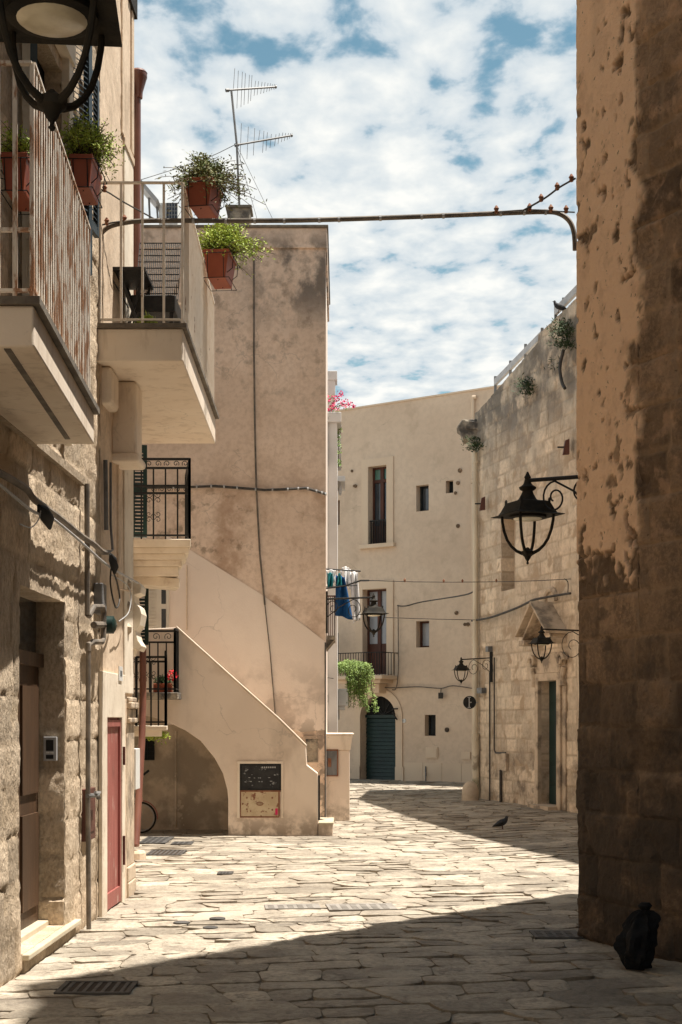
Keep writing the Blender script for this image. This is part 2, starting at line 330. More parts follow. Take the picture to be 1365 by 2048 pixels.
M['black'] = mat('black_board', (.016,.016,.017), (.03,.03,.03), 8, .5, .2, 40, stains=[dict(c=(.5,.5,.5), s=11, lo=.6, hi=.64, a=.4)])
M['rust'] = mat('rusty_cream_cabinet', (.6,.49,.33), (.5,.38,.24), 6, .6, .2, 40, stains=[dict(c=(.2,.06,.03), s=9, lo=.56, hi=.62, a=.9)])
M['rustd'] = mat('rust_frame', (.2,.075,.04), (.28,.14,.08), 12, .8, .4, 50)
M['rattan'] = mat('dark_rattan', (.018,.016,.015), (.03,.028,.025), 14, .5, .4, 90)
M['wcloth'] = mat('white_cloth', (.78,.78,.78), (.7,.7,.7), 4, .9, .1, 40)
M['bcloth'] = mat('blue_cloth', (.01,.085,.24), (.008,.06,.18), 4, .9, .1, 40)
M['tcloth'] = mat('teal_cloth', (.01,.2,.22), (.01,.15,.18), 4, .9, .1, 40)
M['rubber'] = mat('black_rubber', (.012,.012,.012), rough=.8, bump=0)
M['bag'] = mat('black_plastic_bag', (.012,.013,.015), (.008,.009,.01), 6, .8, .6, 14, spec=.2, bdist=.03)
M['feather'] = mat('pigeon_feathers', (.02,.022,.028), (.045,.047,.055), 14, .7, .1, 40)
M['plate'] = mat('white_plate', (.7,.7,.68), (.6,.6,.58), 6, .5, 0)
M['ink'] = mat('black_ink', (.02,.02,.02), rough=.7, bump=0)
M['greymetal_cover'] = mat('cast_iron_cover', (.10,.095,.09), (.06,.057,.054), 8, .6, .5, 60)
M['asphalt'] = mat('grey_patch', (.30,.275,.245), (.23,.21,.185), 6, .8, .5, 60)
M['panelb'] = mat('solar_panel', (.02,.03,.05), rough=.15, bump=0, spec=.6)
# ---------------------------------------------------------------- ground
def grid_ground():
    mb = MB(); xs = [-60,-30,-15,-8]+[-6+.6*i for i in range(26)]+[12,18,30,60]; ys = [-40,-20,-8]+[-4+1.0*i for i in range(50)]+[50,70,120,200]
    for y in ys:
        for x in xs: mb.v.append((x, y, g(x, y)-.018))
    n = len(xs)
    for j in range(len(ys)-1):
        for i in range(n-1): mb.f.append((j*n+i, j*n+i+1, (j+1)*n+i+1, (j+1)*n+i))
    o = mb.build('ground', M['joint'], smooth=True); tag(o, 'dirt bed under the paving stones of the street', 'ground', kind='structure')
grid_ground()
def paving():
    rnd = random.Random(5); mb = MB(); mb.a = []; th = R(11); c, s_ = math.cos(th), math.sin(th)
    v = -2.0; rows = []
    while v < 46: h = rnd.uniform(.2, .36); rows.append((v, v+h)); v += h
    def wob(u, k): return .06*noise.noise(Vector((u*.5, k*3.3, 0)))+.012*noise.noise(Vector((u*2.7, k*1.3, 5)))
    for ri, (v0, v1) in enumerate(rows):
        u = -4.5+rnd.random()*.5
        lean = rnd.uniform(-.05, .05)
        while u < 15:
            l_ = rnd.uniform(.24, .66); u1 = u+l_; ln1 = rnd.uniform(-.10, .10)
            cx = (u+u1)/2*c-(v0+v1)/2*s_; cy = (u+u1)/2*s_+(v0+v1)/2*c
            if -3.9 < cx < 7.2 and 5.5 < cy < 44:
                nx, ny = (8, 6) if cy < 13 else ((5, 4) if cy < 20 else (2, 2))
                gp = .004 if cy < 14 else .0022; dr_ = .005 if cy < 14 else .003
                b = len(mb.v); t = rnd.random(); tilt = (rnd.uniform(-.012, .012), rnd.uniform(-.012, .012)); hz = rnd.uniform(-.004, .004)
                for j in range(ny+1):
                    for i in range(nx+1):
                        fu = i/nx; fv = j/ny
                        vv0 = v0+wob(u+fu*l_, ri)+gp; vv1 = v1+wob(u+fu*l_, ri+1)-gp
                        vv = vv0+(vv1-vv0)*fv; uu = (u+gp+lean*(fv-.5))*(1-fu)+(u1-gp+ln1*(fv-.5))*fu
                        cr = (abs(fu-.5)*2)**6*(abs(fv-.5)*2)**6*.04
                        uu -= (fu-.5)*cr; vv -= (fv-.5)*cr
                        e = max(abs(fu-.5), abs(fv-.5))*2; x = uu*c-vv*s_; y = uu*s_+vv*c
                        uu2 = uu+.005*noise.noise(Vector((x*9, y*9, 2)))*e; vv2 = vv+.005*noise.noise(Vector((x*9, y*9, 7)))*e
                        x = uu2*c-vv2*s_; y = uu2*s_+vv2*c
                        z = g(x, y)+hz+tilt[0]*(fu-.5)+tilt[1]*(fv-.5)-dr_*S((e-.8)/.2)+.008*fb(x*5, y*5, t*20, 5)
                        mb.v.append((x, y, z)); mb.a.append((t, S((e-.95)/.05)*.4, 0))
                W = nx+1
                for j in range(ny):
                    for i in range(nx): mb.f.append((b+j*W+i, b+j*W+i+1, b+(j+1)*W+i+1, b+(j+1)*W+i))
                ring = [b+i for i in range(W)]+[b+j*W+nx for j in range(1, ny+1)]+[b+ny*W+i for i in range(nx-1, -1, -1)]+[b+j*W for j in range(ny-1, 0, -1)]
                q = len(mb.v)
                for r_ in ring:
                    a = mb.v[r_]; mb.v.append((a[0], a[1], a[2]-.05)); mb.a.append((t, 1, 0))
                for k in range(len(ring)):
                    k2 = (k+1) % len(ring); mb.f.append((ring[k], q+k, q+k2, ring[k2]))
            u = u1; lean = ln1
    o = mb.build('pavement', M['ground'], smooth=True, fix=False); tag(o, 'worn limestone paving of the street', 'pavement', kind='structure')
paving()
# small covers set in the paving
def gpt(px, py):
    d = 20.0
    for _ in range(12): d = (CH-g((px-CX)/F*d, d))*F/(py-HZ)
    x = (px-CX)/F*d; return Vector((x, d, g(x, d)))
def cover(name, px0, px1, py0, py1, label, cat, m='greymetal_cover', grate=False, rnd_=False, yaw=0.0, group=None):
    c = gpt((px0+px1)/2, (py0+py1)/2); wd = (px1-px0)/F*c.y; a = gpt((px0+px1)/2, py0); b = gpt((px0+px1)/2, py1); dp = abs(a.y-b.y)
    t = thing(name, (c.x, c.y, c.z), label, cat, group)
    mb = MB()
    if rnd_: mb.lathe((c.x, c.y, c.z+.003), [(wd/2, -.02), (wd/2, .010), (wd/2-.015, .013)], 20); mb.build('lid', M[m], t); return
    def q(u, v, z): return Vector((c.x+u*math.cos(yaw)-v*math.sin(yaw), c.y+u*math.sin(yaw)+v*math.cos(yaw), c.z+z))
    def bx(u0, u1, v0, v1, z0, z1): mb.hexa([q(u0,v0,z0),q(u1,v0,z0),q(u1,v1,z0),q(u0,v1,z0),q(u0,v0,z1),q(u1,v0,z1),q(u1,v1,z1),q(u0,v1,z1)])
    if grate:
        fw = .03; bx(-wd/2, wd/2, -dp/2, -dp/2+fw, -.01, .014); bx(-wd/2, wd/2, dp/2-fw, dp/2, -.01, .014); bx(-wd/2, -wd/2+fw, -dp/2+fw, dp/2-fw, -.01, .013); bx(wd/2-fw, wd/2, -dp/2+fw, dp/2-fw, -.01, .013)
        mb.build('frame', M[m], t); mb = MB(); n = int(wd/.055)
        for i in range(1, n): bx(-wd/2+wd*i/n-.012, -wd/2+wd*i/n+.012, -dp/2+fw, dp/2-fw, -.01, .011)
        mb.build('grating', M[m], t); mb = MB(); bx(-wd/2+.01, wd/2-.01, -dp/2+.01, dp/2-.01, -.008, .0075); mb.build('pit', M['soil'], t)
    else:
        bx(-wd/2, wd/2, -dp/2, dp/2, -.02, .0125); mb.build('lid', M[m], t); mb = MB()
        n = max(3, int(wd/.09)); k = max(2, int(dp/.09))
        for i in range(n):
            for j in range(k): bx(-wd/2+.03+(wd-.06)*i/n, -wd/2+.03+(wd-.06)*(i+.6)/n, -dp/2+.03+(dp-.06)*j/k, -dp/2+.03+(dp-.06)*(j+.6)/k, .012, .0165)
        mb.build('stud', M[m], t)['kind'] = 'stuff'
cover('drain_grate', 120, 268, 1966, 1990, 'long slotted iron drain grate in the near shade at lower left', 'grate', grate=True)
cover('drain_grate', 297, 368, 1702, 1712, 'small iron drain grate in sunlit paving in front of the grey square cover', 'grate', grate=True)
cover('manhole_cover', 286, 340, 1675, 1688, 'grey square studded cover at the mouth of the archway', 'cover')
cover('manhole_cover', 345, 386, 1685, 1690, 'narrow flat cover just right of the grey studded cover', 'cover')
cover('round_cover', 347, 380, 1845, 1850, 'leftmost of the three small round iron covers', 'cover', rnd_=True, group='small round covers')
cover('round_cover', 419, 451, 1837, 1842, 'farthest of the three small round iron covers', 'cover', rnd_=True, group='small round covers')
cover('round_cover', 406, 436, 1855, 1860, 'nearest of the three small round iron covers', 'cover', rnd_=True, group='small round covers')
cover('manhole_cover', 655, 790, 1810, 1822, 'large grey cover in sun just beyond the near shadow edge', 'cover', m='asphalt', yaw=.1)
cover('concrete_patch', 530, 640, 1811, 1820, 'plain grey slab patch left of the large studded cover', 'patch', m='asphalt', yaw=.1)
cover('manhole_cover', 1065, 1160, 1864, 1878, 'dark iron cover near the foot of the right wall corner', 'cover')
cover('small_hatch', 436, 466, 1745, 1750, 'tiny dark valve hatch in the middle of the sunlit paving', 'hatch')
# ---------------------------------------------------------------- left near stone house
LX = lambda d: -2.15+.02*(d-9)
LP = Pl((LX(-6), -6), (LX(14.2), 14.2))
def ls(d): return (d+6)*math.sqrt(1+.02**2)
house1 = thing('stone_house', (-3, 9, 0), 'near weathered limestone house on the left with a deep doorway and rusty balcony', 'house')
bl = blocks(3, .31, .4, .8)
DO = (ls(9.48), ls(10.88), .13, 2.6, .25)
UD = (ls(9.65), ls(10.75), 3.86, 6.6, .16)
wall('wall', M['stone_left'], house1, LP, 0, ls(8.4), -.2, 11, .5, .01, back=.7)
wall('wall', M['stone_left'], house1, LP, ls(8.4), ls(12.28), -.1, 9.2, .026, .013, bl, .012, .026, ops=[DO, UD], back=.7, erode=.008, resz=.032)
MB().box(-7, LX(9)-.5, -6, 12.28, -.2, 14).build('wall_core', M['dark'], house1)
# doorway: jamb blocks, door, transom, step
d0, d1 = ls(9.48), ls(10.88)
jp = Pl((LX(10.9)-.25, 10.86), (LX(10.9)-.005, 10.86))
wall('door_jamb', M['stone_left'], house1, jp, 0, jp.len, .1, 2.6, .03, .02, blocks(8, .33, .9, 1.4), .015, .015, back=.01)
dr = MB(); dr.pbox(LP, d0, d1, .1, 2.1, -.25, -.20)
door = dr.build('door', M['wood'], house1)
x = MB()
for a in (.12, .8):
    x.pbox(LP, d0+a, d0+a+.5, .3, 1.0, -.20, -.18); x.pbox(LP, d0+a, d0+a+.5, 1.15, 1.95, -.20, -.18)
x.build('panel', M['wood'], door); MB().lathe(LP.p(d1-.9, 1.1, -.17), [(.02,-.02),(.028,0),(.02,.02)], 10).build('handle', M['grey'], door)
MB().pbox(LP, d0, d1, 2.1, 2.2, -.25, -.16).build('transom_bar', M['wood'], house1)
MB().pbox(LP, d0, d1, 2.2, 2.6, -.24, -.22).build('transom_glass', M['glass'], house1)
st = MB(); st.pbox(LP, ls(9.55), ls(11.22), -.1, .085, -.46, .012).build('step_base', M['stone_left'], house1)
st = MB(); st.pbox(LP, ls(9.53), ls(11.25), .085, .125, -.42, .05); st.build('step', M['marble'], house1, bevel=.008)
st = MB(); st.pbox(LP, ls(9.5), ls(10.86), .126, .17, -.25, -.12).build('threshold', M['marble'], house1, bevel=.006)
# intercom on jamb
ic = thing('intercom', (-2.3, 10.84, 1.4), 'aluminium door intercom panel on the shaded jamb of the left doorway', 'intercom')
def jbox(mb, a, b, c, d, o0, o1):
    mb.add([], []); q0 = P(a, b, 10.84); q1 = P(c, d, 10.84); mb.box(q0.x, q1.x, 10.84-o1, 10.84-o0, q1.z, q0.z); return mb
jbox(MB(), 88, 1474, 114, 1522, -.04, .02).build('casing', M['lgrey'], ic, bevel=.003)
jbox(MB(), 93, 1480, 108, 1502, .02, .023).build('speaker_grille', M['ink'], ic); jbox(MB(), 93, 1504, 100, 1507, .02, .024).build('button', M['plate'], ic)
jbox(MB(), 102, 1504, 108, 1507, .02, .024).build('button', M['plate'], ic); jbox(MB(), 93, 1510, 108, 1518, .02, .023).build('name_window', M['ink'], ic)
# ledge beam under balcony
MB().pbox(LP, ls(8.4), ls(11.45), 3.585, 3.65, .0, .045).build('ledge', M['stone_left'], house1)
# upper french door
MB().pbox(LP, UD[0], UD[1], UD[2], UD[3], -.15, -.13).build('window', M['dark'], house1)
def louvre(parent, A, B, z0, z1, th, m, n=None, name='shutter'):
    pl = Pl(A, B); L_ = pl.len; f = MB(); w_ = .05
    f.pbox(pl, 0, w_, z0, z1, -th/2, th/2); f.pbox(pl, L_-w_, L_, z0, z1, -th/2, th/2)
    for z in (z0, (z0+z1)/2-.03, z1-.07): f.pbox(pl, w_, L_-w_, z, z+.07, -th/2+.002, th/2-.002)
    z = z0+.08
    while z < z1-.08:
        q = [pl.p(w_, z, th*.35), pl.p(L_-w_, z, th*.35), pl.p(L_-w_, z+.03, -th*.35), pl.p(w_, z+.03, -th*.35)]
        f.add(q+[v+Vector((0,0,.007)) for v in q], [(0,3,2,1),(4,5,6,7),(0,1,5,4),(1,2,6,5),(2,3,7,6),(3,0,4,7)]); z += .045
    return f.build(name, m, parent)
xw = LX(10)
louvre(house1, (xw+.02, 10.85), (xw+.15, 11.2), 5.2, 7.4, .045, M['blueshut'])
louvre(house1, (xw+.02, 9.72), (xw+.12, 9.30), 3.9, 6.5, .045, M['blueshut'])
louvre(house1, (LX(11.2)+.05, 11.45), (LX(11.7)+.07, 11.8), 5.7, 7.0, .04, M['blueshut'])
fr = MB(); fr.pbox(LP, UD[0]-.12, UD[0], 3.8, 6.7, 0, .06); fr.pbox(LP, UD[1], UD[1]+.14, 3.8, 6.7, 0, .06); fr.pbox(LP, UD[0]-.12, UD[1]+.14, 6.7, 6.85, 0, .08)
fr.build('window_surround', M['white_plaster'], house1)
# grey tube pipe on stone house
def pipe(name, parent, pts, r, m, n=8, clips=0): mb = MB(); mb.tube(pts, r, n); return mb.build(name, m, parent, smooth=True)
def lp(px, py, o=.06): return LP.w(px, py, o)
pipe('downpipe', house1, [lp(159, 968), lp(160, 1230)], .022, M['conduit'])
pipe('downpipe', house1, [lp(162, 1300), lp(161, 1600), lp(163, 1872)], .02, M['conduit'])
# gas regulator
gr = thing('gas_regulator', lp(180, 1245), 'dark green gas regulator with elbow pipes on the left stone wall', 'gas valve')
m_ = MB(); m_.tube([lp(160, 1228), lp(163, 1232), lp(168, 1214, .08), lp(181, 1214, .1), lp(184, 1225, .1), lp(183, 1278, .1), lp(180, 1284, .1), lp(166, 1284, .08), lp(162, 1290), lp(162, 1302)], .024, 9)
m_.build('elbow_pipe', M['conduit'], gr, smooth=True)
q = lp(187, 1250, .12); m_ = MB(); m_.tube([q+Vector((-.05,0,0)), q+Vector((-.03,0,0)), q+Vector((.05,0,0)), q+Vector((.07,0,0))], [.05,.075,.075,.04], 12); m_.build('regulator_drum', M['green'], gr, smooth=True)
m_ = MB(); m_.tube([lp(163, 1250, .1), lp(206, 1250, .1)], .028, 8); m_.build('valve_body', M['conduit'], gr, smooth=True)
m_ = MB(); q = lp(190, 1205, .0); m_.box(q.x-.0, q.x+.08, q.y-.08, q.y+.12, q.z-.1, q.z+.16); m_.build('bracket_box', M['grey'], gr, bevel=.01)
# wall cabinet
wc = MB(); a, b, z0, z1 = LP.rect(164, 1577, 183, 1680); wc.pbox(LP, a, b, z0, z1, -.02, .035); cab = wc.build('cabinet_door', M['brown'], house1, bevel=.004)
wc = MB(); wc.pbox(LP, a+.06, b-.06, z0+.07, z1-.07, .035, .042); wc.build('panel', M['brown'], cab)
tp = thing('brass_tap', lp(170, 1592, .1), 'small metal tap on the grey pipe beside the red-brown cabinet', 'tap')
m_ = MB(); m_.tube([lp(160, 1592, .06), lp(172, 1591, .1), lp(173, 1597, .1)], .018, 7); m_.build('spout', M['grey'], tp, smooth=True); MB().bar(lp(166, 1585, .1), lp(176, 1585, .1), .02).build('handle', M['lgrey'], tp)
# slab added out of frame above, to cast shade on the left facade
MB().box(LX(8)-.1, -1.0, 2.0, 11.05, 7.9, 8.1).build('shade_slab', M['slab'], house1)
# ---------------------------------------------------------------- corner house
house2 = thing('corner_house', (-2.6, 13.2, 0), 'tall plastered corner house with red door and carved pilaster', 'house')
RD = (*[LP.at(207, 1500)[0], LP.at(237.5, 1500)[0]], -.05, 1.72, .10)
wall('wall', M['plaster_left'], house2, LP, ls(12.3), ls(13.94), -.1, 10.4, .07, .012, back=.6, ops=[RD])
PL2 = Pl((-2.05, 13.96), (-2.86, 19.4)); PL2.n = Vector((PL2.u.y, -PL2.u.x))
wall('wall', M['plaster_left'], house2, PL2, 0, PL2.len, -.1, 10.4, .3, .008, back=.6)
MB().prism([(-2.6,12.3,-.1),(-2.6,13.7,-.1),(-3.35,19.38,-.1),(-8,19.38,-.1),(-8,12.3,-.1)], (0,0,10.5)).build('wall_core', M['plaster_left'], house2)
# stone facing between pipe and plaster door surround handled by house1; plaster surround of red door
ps = MB(); a0 = LP.at(197, 1500)[0]; a1 = LP.at(243, 1500)[0]
ps.pbox(LP, a0, RD[0], -.05, 2.12, 0, .035); ps.pbox(LP, RD[1], a1, -.05, 2.12, 0, .035); ps.pbox(LP, RD[0], RD[1], 1.72, 2.12, 0, .035)
ps.build('door_surround', M['white_plaster'], house2, bevel=.006)
rd = MB(); rd.pbox(LP, RD[0], RD[1], .02, 1.72, -.03, .0)
rdo = rd.build('door', M['red'], house2)
x = MB(); x.pbox(LP, RD[0], RD[1], 1.64, 1.70, 0, .02); x.pbox(LP, RD[0], RD[1], .02, .16, 0, .02); x.pbox(LP, RD[0], RD[0]+.04, .16, 1.64, 0, .02); x.pbox(LP, RD[1]-.04, RD[1], .16, 1.64, 0, .02)
x.build('frame', M['red'], rdo)
MB().pbox(LP, RD[1]+.01, RD[1]+.05, 1.28, 1.45, .035, .055).build('hinge', M['brown'], rdo); MB().pbox(LP, RD[1]+.01, RD[1]+.05, .35, .62, .035, .055).build('hinge', M['brown'], rdo)
hn = thing('house_number_plate', lp(232, 1350), 'small white house number tile above the red door', 'sign')
a, b, z0, z1 = LP.rect(229, 1333, 236, 1362); MB().pbox(LP, a, b, z0, z1, .035, .045).build('tile', M['plate'], hn)
MB().pbox(LP, a+(b-a)*.3, a+(b-a)*.45, z0+.04, z1-.04, .045, .048).build('numeral', M['blueshut'], hn); MB().pbox(LP, a+(b-a)*.6, a+(b-a)*.75, z0+.04, z1-.04, .045, .048).build('numeral', M['blueshut'], hn)
# bright pilaster strip and mouldings at the corner
pi = MB(); a0 = LP.at(246, 1000)[0]; a1 = ls(13.93)
pi.pbox(LP, a0, a1, 1.95, 7.2, 0, .018)
pi.build('pilaster', M['white_plaster'], house2, bevel=.01)
pi = MB(); pi.pbox(LP, a0-.12, a1-.2, 7.2, 10.4, 0, .02); pi.pbox(LP, a1-.12, a1, 7.22, 10.4, 0, .025); pi.pbox(LP, a0-.04, a1, 7.12, 7.2, 0, .03)
pi.build('upper_pilaster', M['plaster_left'], house2, bevel=.008)
def cpt(px, py): return P(px, py, 13.9)
prof = [(262,1160),(276,1163),(283,1172),(281,1186),(268,1190),(270,1205),(280,1214),(284,1228),(280,1250),(271,1262),(276,1280),(284,1292),(278,1302),(266,1296),(262,1310)]
sc = MB(); lo = [cpt(x_, y_) for x_, y_ in prof]+[cpt(246, 1310), cpt(246, 1160)]; sc.prism(lo, (0, .35, 0)); sc.build('scroll_bracket', M['white_plaster'], house2, bevel=.008)
q = cpt(262, 1400); cp = MB()
def ring_box(mb, pxo, py0, py1):
    a_ = cpt(246, py1); b_ = cpt(pxo, py0); mb.box(a_.x, b_.x, 13.62, 14.1, a_.z, b_.z)
for pxo, y0_, y1_ in ((268,1395,1405),(272,1405,1418),(266,1418,1436),(270,1436,1446),(263,1446,1730),(266,1730,1760),(267,1760,1800)): ring_box(cp, pxo, y0_, y1_)
cp.build('carved_pilaster', M['church_trim'], house2, bevel=.012)
for k in range(5):
    y0_ = 1455+k*54; a_ = cpt(250, y0_+44); b_ = cpt(259, y0_); MB().box(a_.x, b_.x, 13.58, 13.62, a_.z, b_.z).build('carving', M['church_trim'], house2, bevel=.006)
for k in range(3):
    a_ = P(252, 1170+k*44, 13.6); MB().lathe((a_.x, 13.62, a_.z), [(.01,-.07),(.05,-.03),(.055,.02),(.01,.07)], 10).build('boss', M['church_trim'], house2, smooth=True)
# utility box and downpipes
ub = MB(); q0 = P(265, 1498, 14.6); q1 = P(272, 1580, 14.6); ub.box(q0.x-.02, q1.x, 14.6, 14.9, q1.z, q0.z); ub.build('meter_box', M['plate'], house2, bevel=.005)
dp = MB(); dp.tube([P(286,1290,18.2), P(286,1400,18.2), P(284,1480,18.1), P(272,1692,17.4)], .044, 12)
for py in (1360, 1600): 
    t_ = (py-1480)/212 if py > 1480 else 0; dp.tube([P(286-14*max(0,t_),py-3,18.2-.7*max(t_,0)), P(286-14*max(0,t_),py+3,18.2-.7*max(0,t_))], .05, 12)
dp.build('copper_downpipe', M['copper'], house2, smooth=True)
b_ = MB(); q = P(272, 1697, 17.4); b_.lathe((q.x, q.y, 0), [(.13,-.05),(.12,.07),(.1,.1)], 12); b_.build('pipe_foot', M['plaster_left'], house2)
q = P(277, 150, 14.4); dp = MB(); dp.tube([P(274,870,14.45), P(274,190,14.45)], .04, 12); dp.build('copper_downpipe', M['copper'], house2, smooth=True)
q = P(277, 180, 14.45); dp = MB(); dp.lathe((q.x, q.y, q.z), [(.042,-.08),(.045,-.02),(.085,.12),(.09,.13),(.088,.17),(.092,.175),(.07,.2)], 16); dp.build('hopper', M['copper'], house2, smooth=True)
dp = MB(); dp.tube([LP.w(204, 920, .03), LP.w(206, 1060, .03)], .02, 8); dp.tube([LP.w(210, 925, .05), LP.w(210, 1050, .05), LP.w(207, 1100, .08), LP.w(200, 1104, .08)], .012, 6)
dp.build('grey_downpipe', M['grey'], house2, smooth=True)
dp = MB(); dp.tube([LP.w(229, 930, .03), LP.w(229, 1178, .03), LP.w(246, 1182, .08)], .012, 6); dp.build('plaster_pipe', M['plaster_left'], house2, smooth=True)
MB().pbox(LP, ls(13.6), ls(14.0), 8.6, 9.4, .01, .045).build('gutter_end', M['iron2'], house2)
# ---------------------------------------------------------------- white balconies
def slab(parent, name, pn, pf, xin, z0, z1, m, lip=.04):
    mb = MB(); mb.prism([(xin, pn.y, z0), (pn.x, pn.y, z0), (pf.x, pf.y, z0), (xin, pf.y, z0)], (0, 0, z1-z0-lip)); return mb.build(name, m, parent, bevel=.012)
def rail_path(mb, pts, z0, z1, sp, bw, mid=None):
    for i in range(len(pts)-1):
        a = Vector(pts[i]); b = Vector(pts[i+1]); L_ = (b-a).length; n = max(1, round(L_/sp))
        for k in range(n+1):
            if k == 0 and i > 0: continue
            q = a+(b-a)*k/n; mb.bar((q.x,q.y,z0), (q.x,q.y,z1), bw)
        e = (b-a).normalized()*.0
        for z, h in ((z1, .012), (z0+.05, .012)):
            mb.bar((a.x,a.y,z), (b.x,b.y,z), .035, .014)
        if mid: mb.bar((a.x,a.y,mid), (b.x,b.y,mid), .02, .02)
b1n = P(68, 694, 7.2); b1f = P(188, 887, 9.75)
bal1 = slab(house1, 'balcony', b1n, b1f, -2.3, 3.59, 3.84, M['slab'])
e = MB(); e.prism([(-2.3, b1n.y-.03, 3.8), (b1n.x+.035, b1n.y-.03, 3.8), (b1f.x+.035, b1f.y+.03, 3.8), (-2.3, b1f.y+.03, 3.8)], (0,0,.04)); e.build('slab_edge', M['slab_edge'], bal1)
e = MB(); e.prism([(b1n.x-.16, b1n.y+.03, 3.585), (b1n.x-.125, b1n.y+.03, 3.585), (b1f.x-.125, b1f.y-.2, 3.585), (b1f.x-.16, b1f.y-.2, 3.585)], (0,0,.006)); e.build('drip_groove', M['slab_edge'], bal1)
r = MB(); rail_path(r, [(-2.1, b1n.y+.05, 0), (b1n.x-.02, b1n.y+.05, 0), (b1f.x-.03, b1f.y-.05, 0), (-2.05, b1f.y-.05, 0)], 3.84, 5.05, .088, .022, mid=None)
r.bar((-2.1, b1n.y+.05, 4.2), (b1n.x-.02, b1n.y+.05, 4.2), .02)
r.build('railing', M['wrail'], bal1)
b2n = P(366, 721, 12.2); b2f = P(431, 888, 15.85)
bal2 = slab(house2, 'balcony', b2n, b2f, -2.45, 4.78, 5.10, M['slab'])
e = MB(); e.prism([(-2.4, b2n.y-.03, 5.06), (b2n.x+.035, b2n.y-.03, 5.06), (b2f.x+.04, b2f.y+.03, 5.06), (-2.45, b2f.y+.03, 5.06)], (0,0,.04)); e.build('slab_edge', M['slab_edge'], bal2)
r = MB(); zt = 6.33; n2 = (b2n.x-.01, b2n.y+.05); f2 = (b2f.x-.02, b2f.y-.05)
rail_path(r, [(-2.08, n2[1], 0), (n2[0]-.16, n2[1], 0)], 5.1, zt, .165, .02); r.bar((n2[0]-.16,n2[1],zt), (n2[0]-.02,n2[1],zt), .035, .014); r.bar((n2[0]-.16,n2[1],5.15), (n2[0]-.02,n2[1],5.15), .035, .014)
rail_path(r, [(n2[0], n2[1], 0), (f2[0], f2[1], 0), (-2.3, f2[1], 0)], 5.1, zt, .115, .02)
r.build('railing', M['wrail'], bal2)
br = MB(); xw = LX(12.6)
br.box(xw-.3, -1.99, 12.35, 12.75, 4.45, 4.779); br.build('console', M['slab'], bal2, bevel=.04)
br = MB(); br.box(xw-.4, -1.86, 12.9, 13.3, 4.12, 4.779); br.box(xw-.4, -1.83, 12.86, 13.34, 4.04, 4.119); br.build('console', M['slab'], bal2, bevel=.03)
# ---------------------------------------------------------------- planters
def fern(mb, c, rx, ry, h, n, droop=.5, up=.6, leaf=.012, sd=1, bias=(0,0), ln=7):
    rn = random.Random(sd); st_ = []
    for i in range(n):
        a = rn.uniform(0, 2*math.pi); r = rn.random()**.6; hh = h*rn.uniform(.45, 1.1)*(1-.35*r); k = rn.uniform(.6, 1.15)
        base = Vector((c[0]+rn.uniform(-.5,.5)*rx*.5, c[1]+rn.uniform(-.5,.5)*ry*.5, c[2]))
        tip = Vector((c[0]+math.cos(a)*rx*r*k+bias[0]*r, c[1]+math.sin(a)*ry*r*k+bias[1]*r, c[2]+hh-droop*h*r*rn.uniform(.6,1.6)))
        ctl = (base+tip)/2+Vector((0,0,h*up*rn.uniform(.3,.8)))
        pts = [base*(1-t)**2+ctl*2*t*(1-t)+tip*t*t for t in [k_/5 for k_ in range(6)]]
        st_.append(pts)
        for j in range(ln*2):
            t = .25+.75*rn.random(); p = base*(1-t)**2+ctl*2*t*(1-t)+tip*t*t
            p = p+Vector((rn.gauss(0,.018), rn.gauss(0,.018), rn.gauss(0,.018)))
            d = Vector((rn.uniform(-1,1), rn.uniform(-1,1), rn.uniform(-.5,1))).normalized(); l_ = leaf*rn.uniform(1.2,3.2)
            sd_ = d.cross(Vector((rn.uniform(-1,1),rn.uniform(-1,1),rn.uniform(-1,1)))).normalized()*leaf*.38
            mb.add([p-sd_*.3, p+d*l_*.5-sd_, p+d*l_, p+d*l_*.5+sd_], [(0,1,2,3)])
    return st_
def plant(parent, c, rx, ry, h, n, m, sd, name='foliage', **k):
    mb = MB(); s_ = fern(mb, c, rx, ry, h, n, sd=sd, **k); mb.build(name, m, parent, fix=False)
    mb = MB()
    for pts in s_[::2]: mb.tube(pts, .0025, 4)
    mb.build('stems', M['stem'], parent, fix=False)
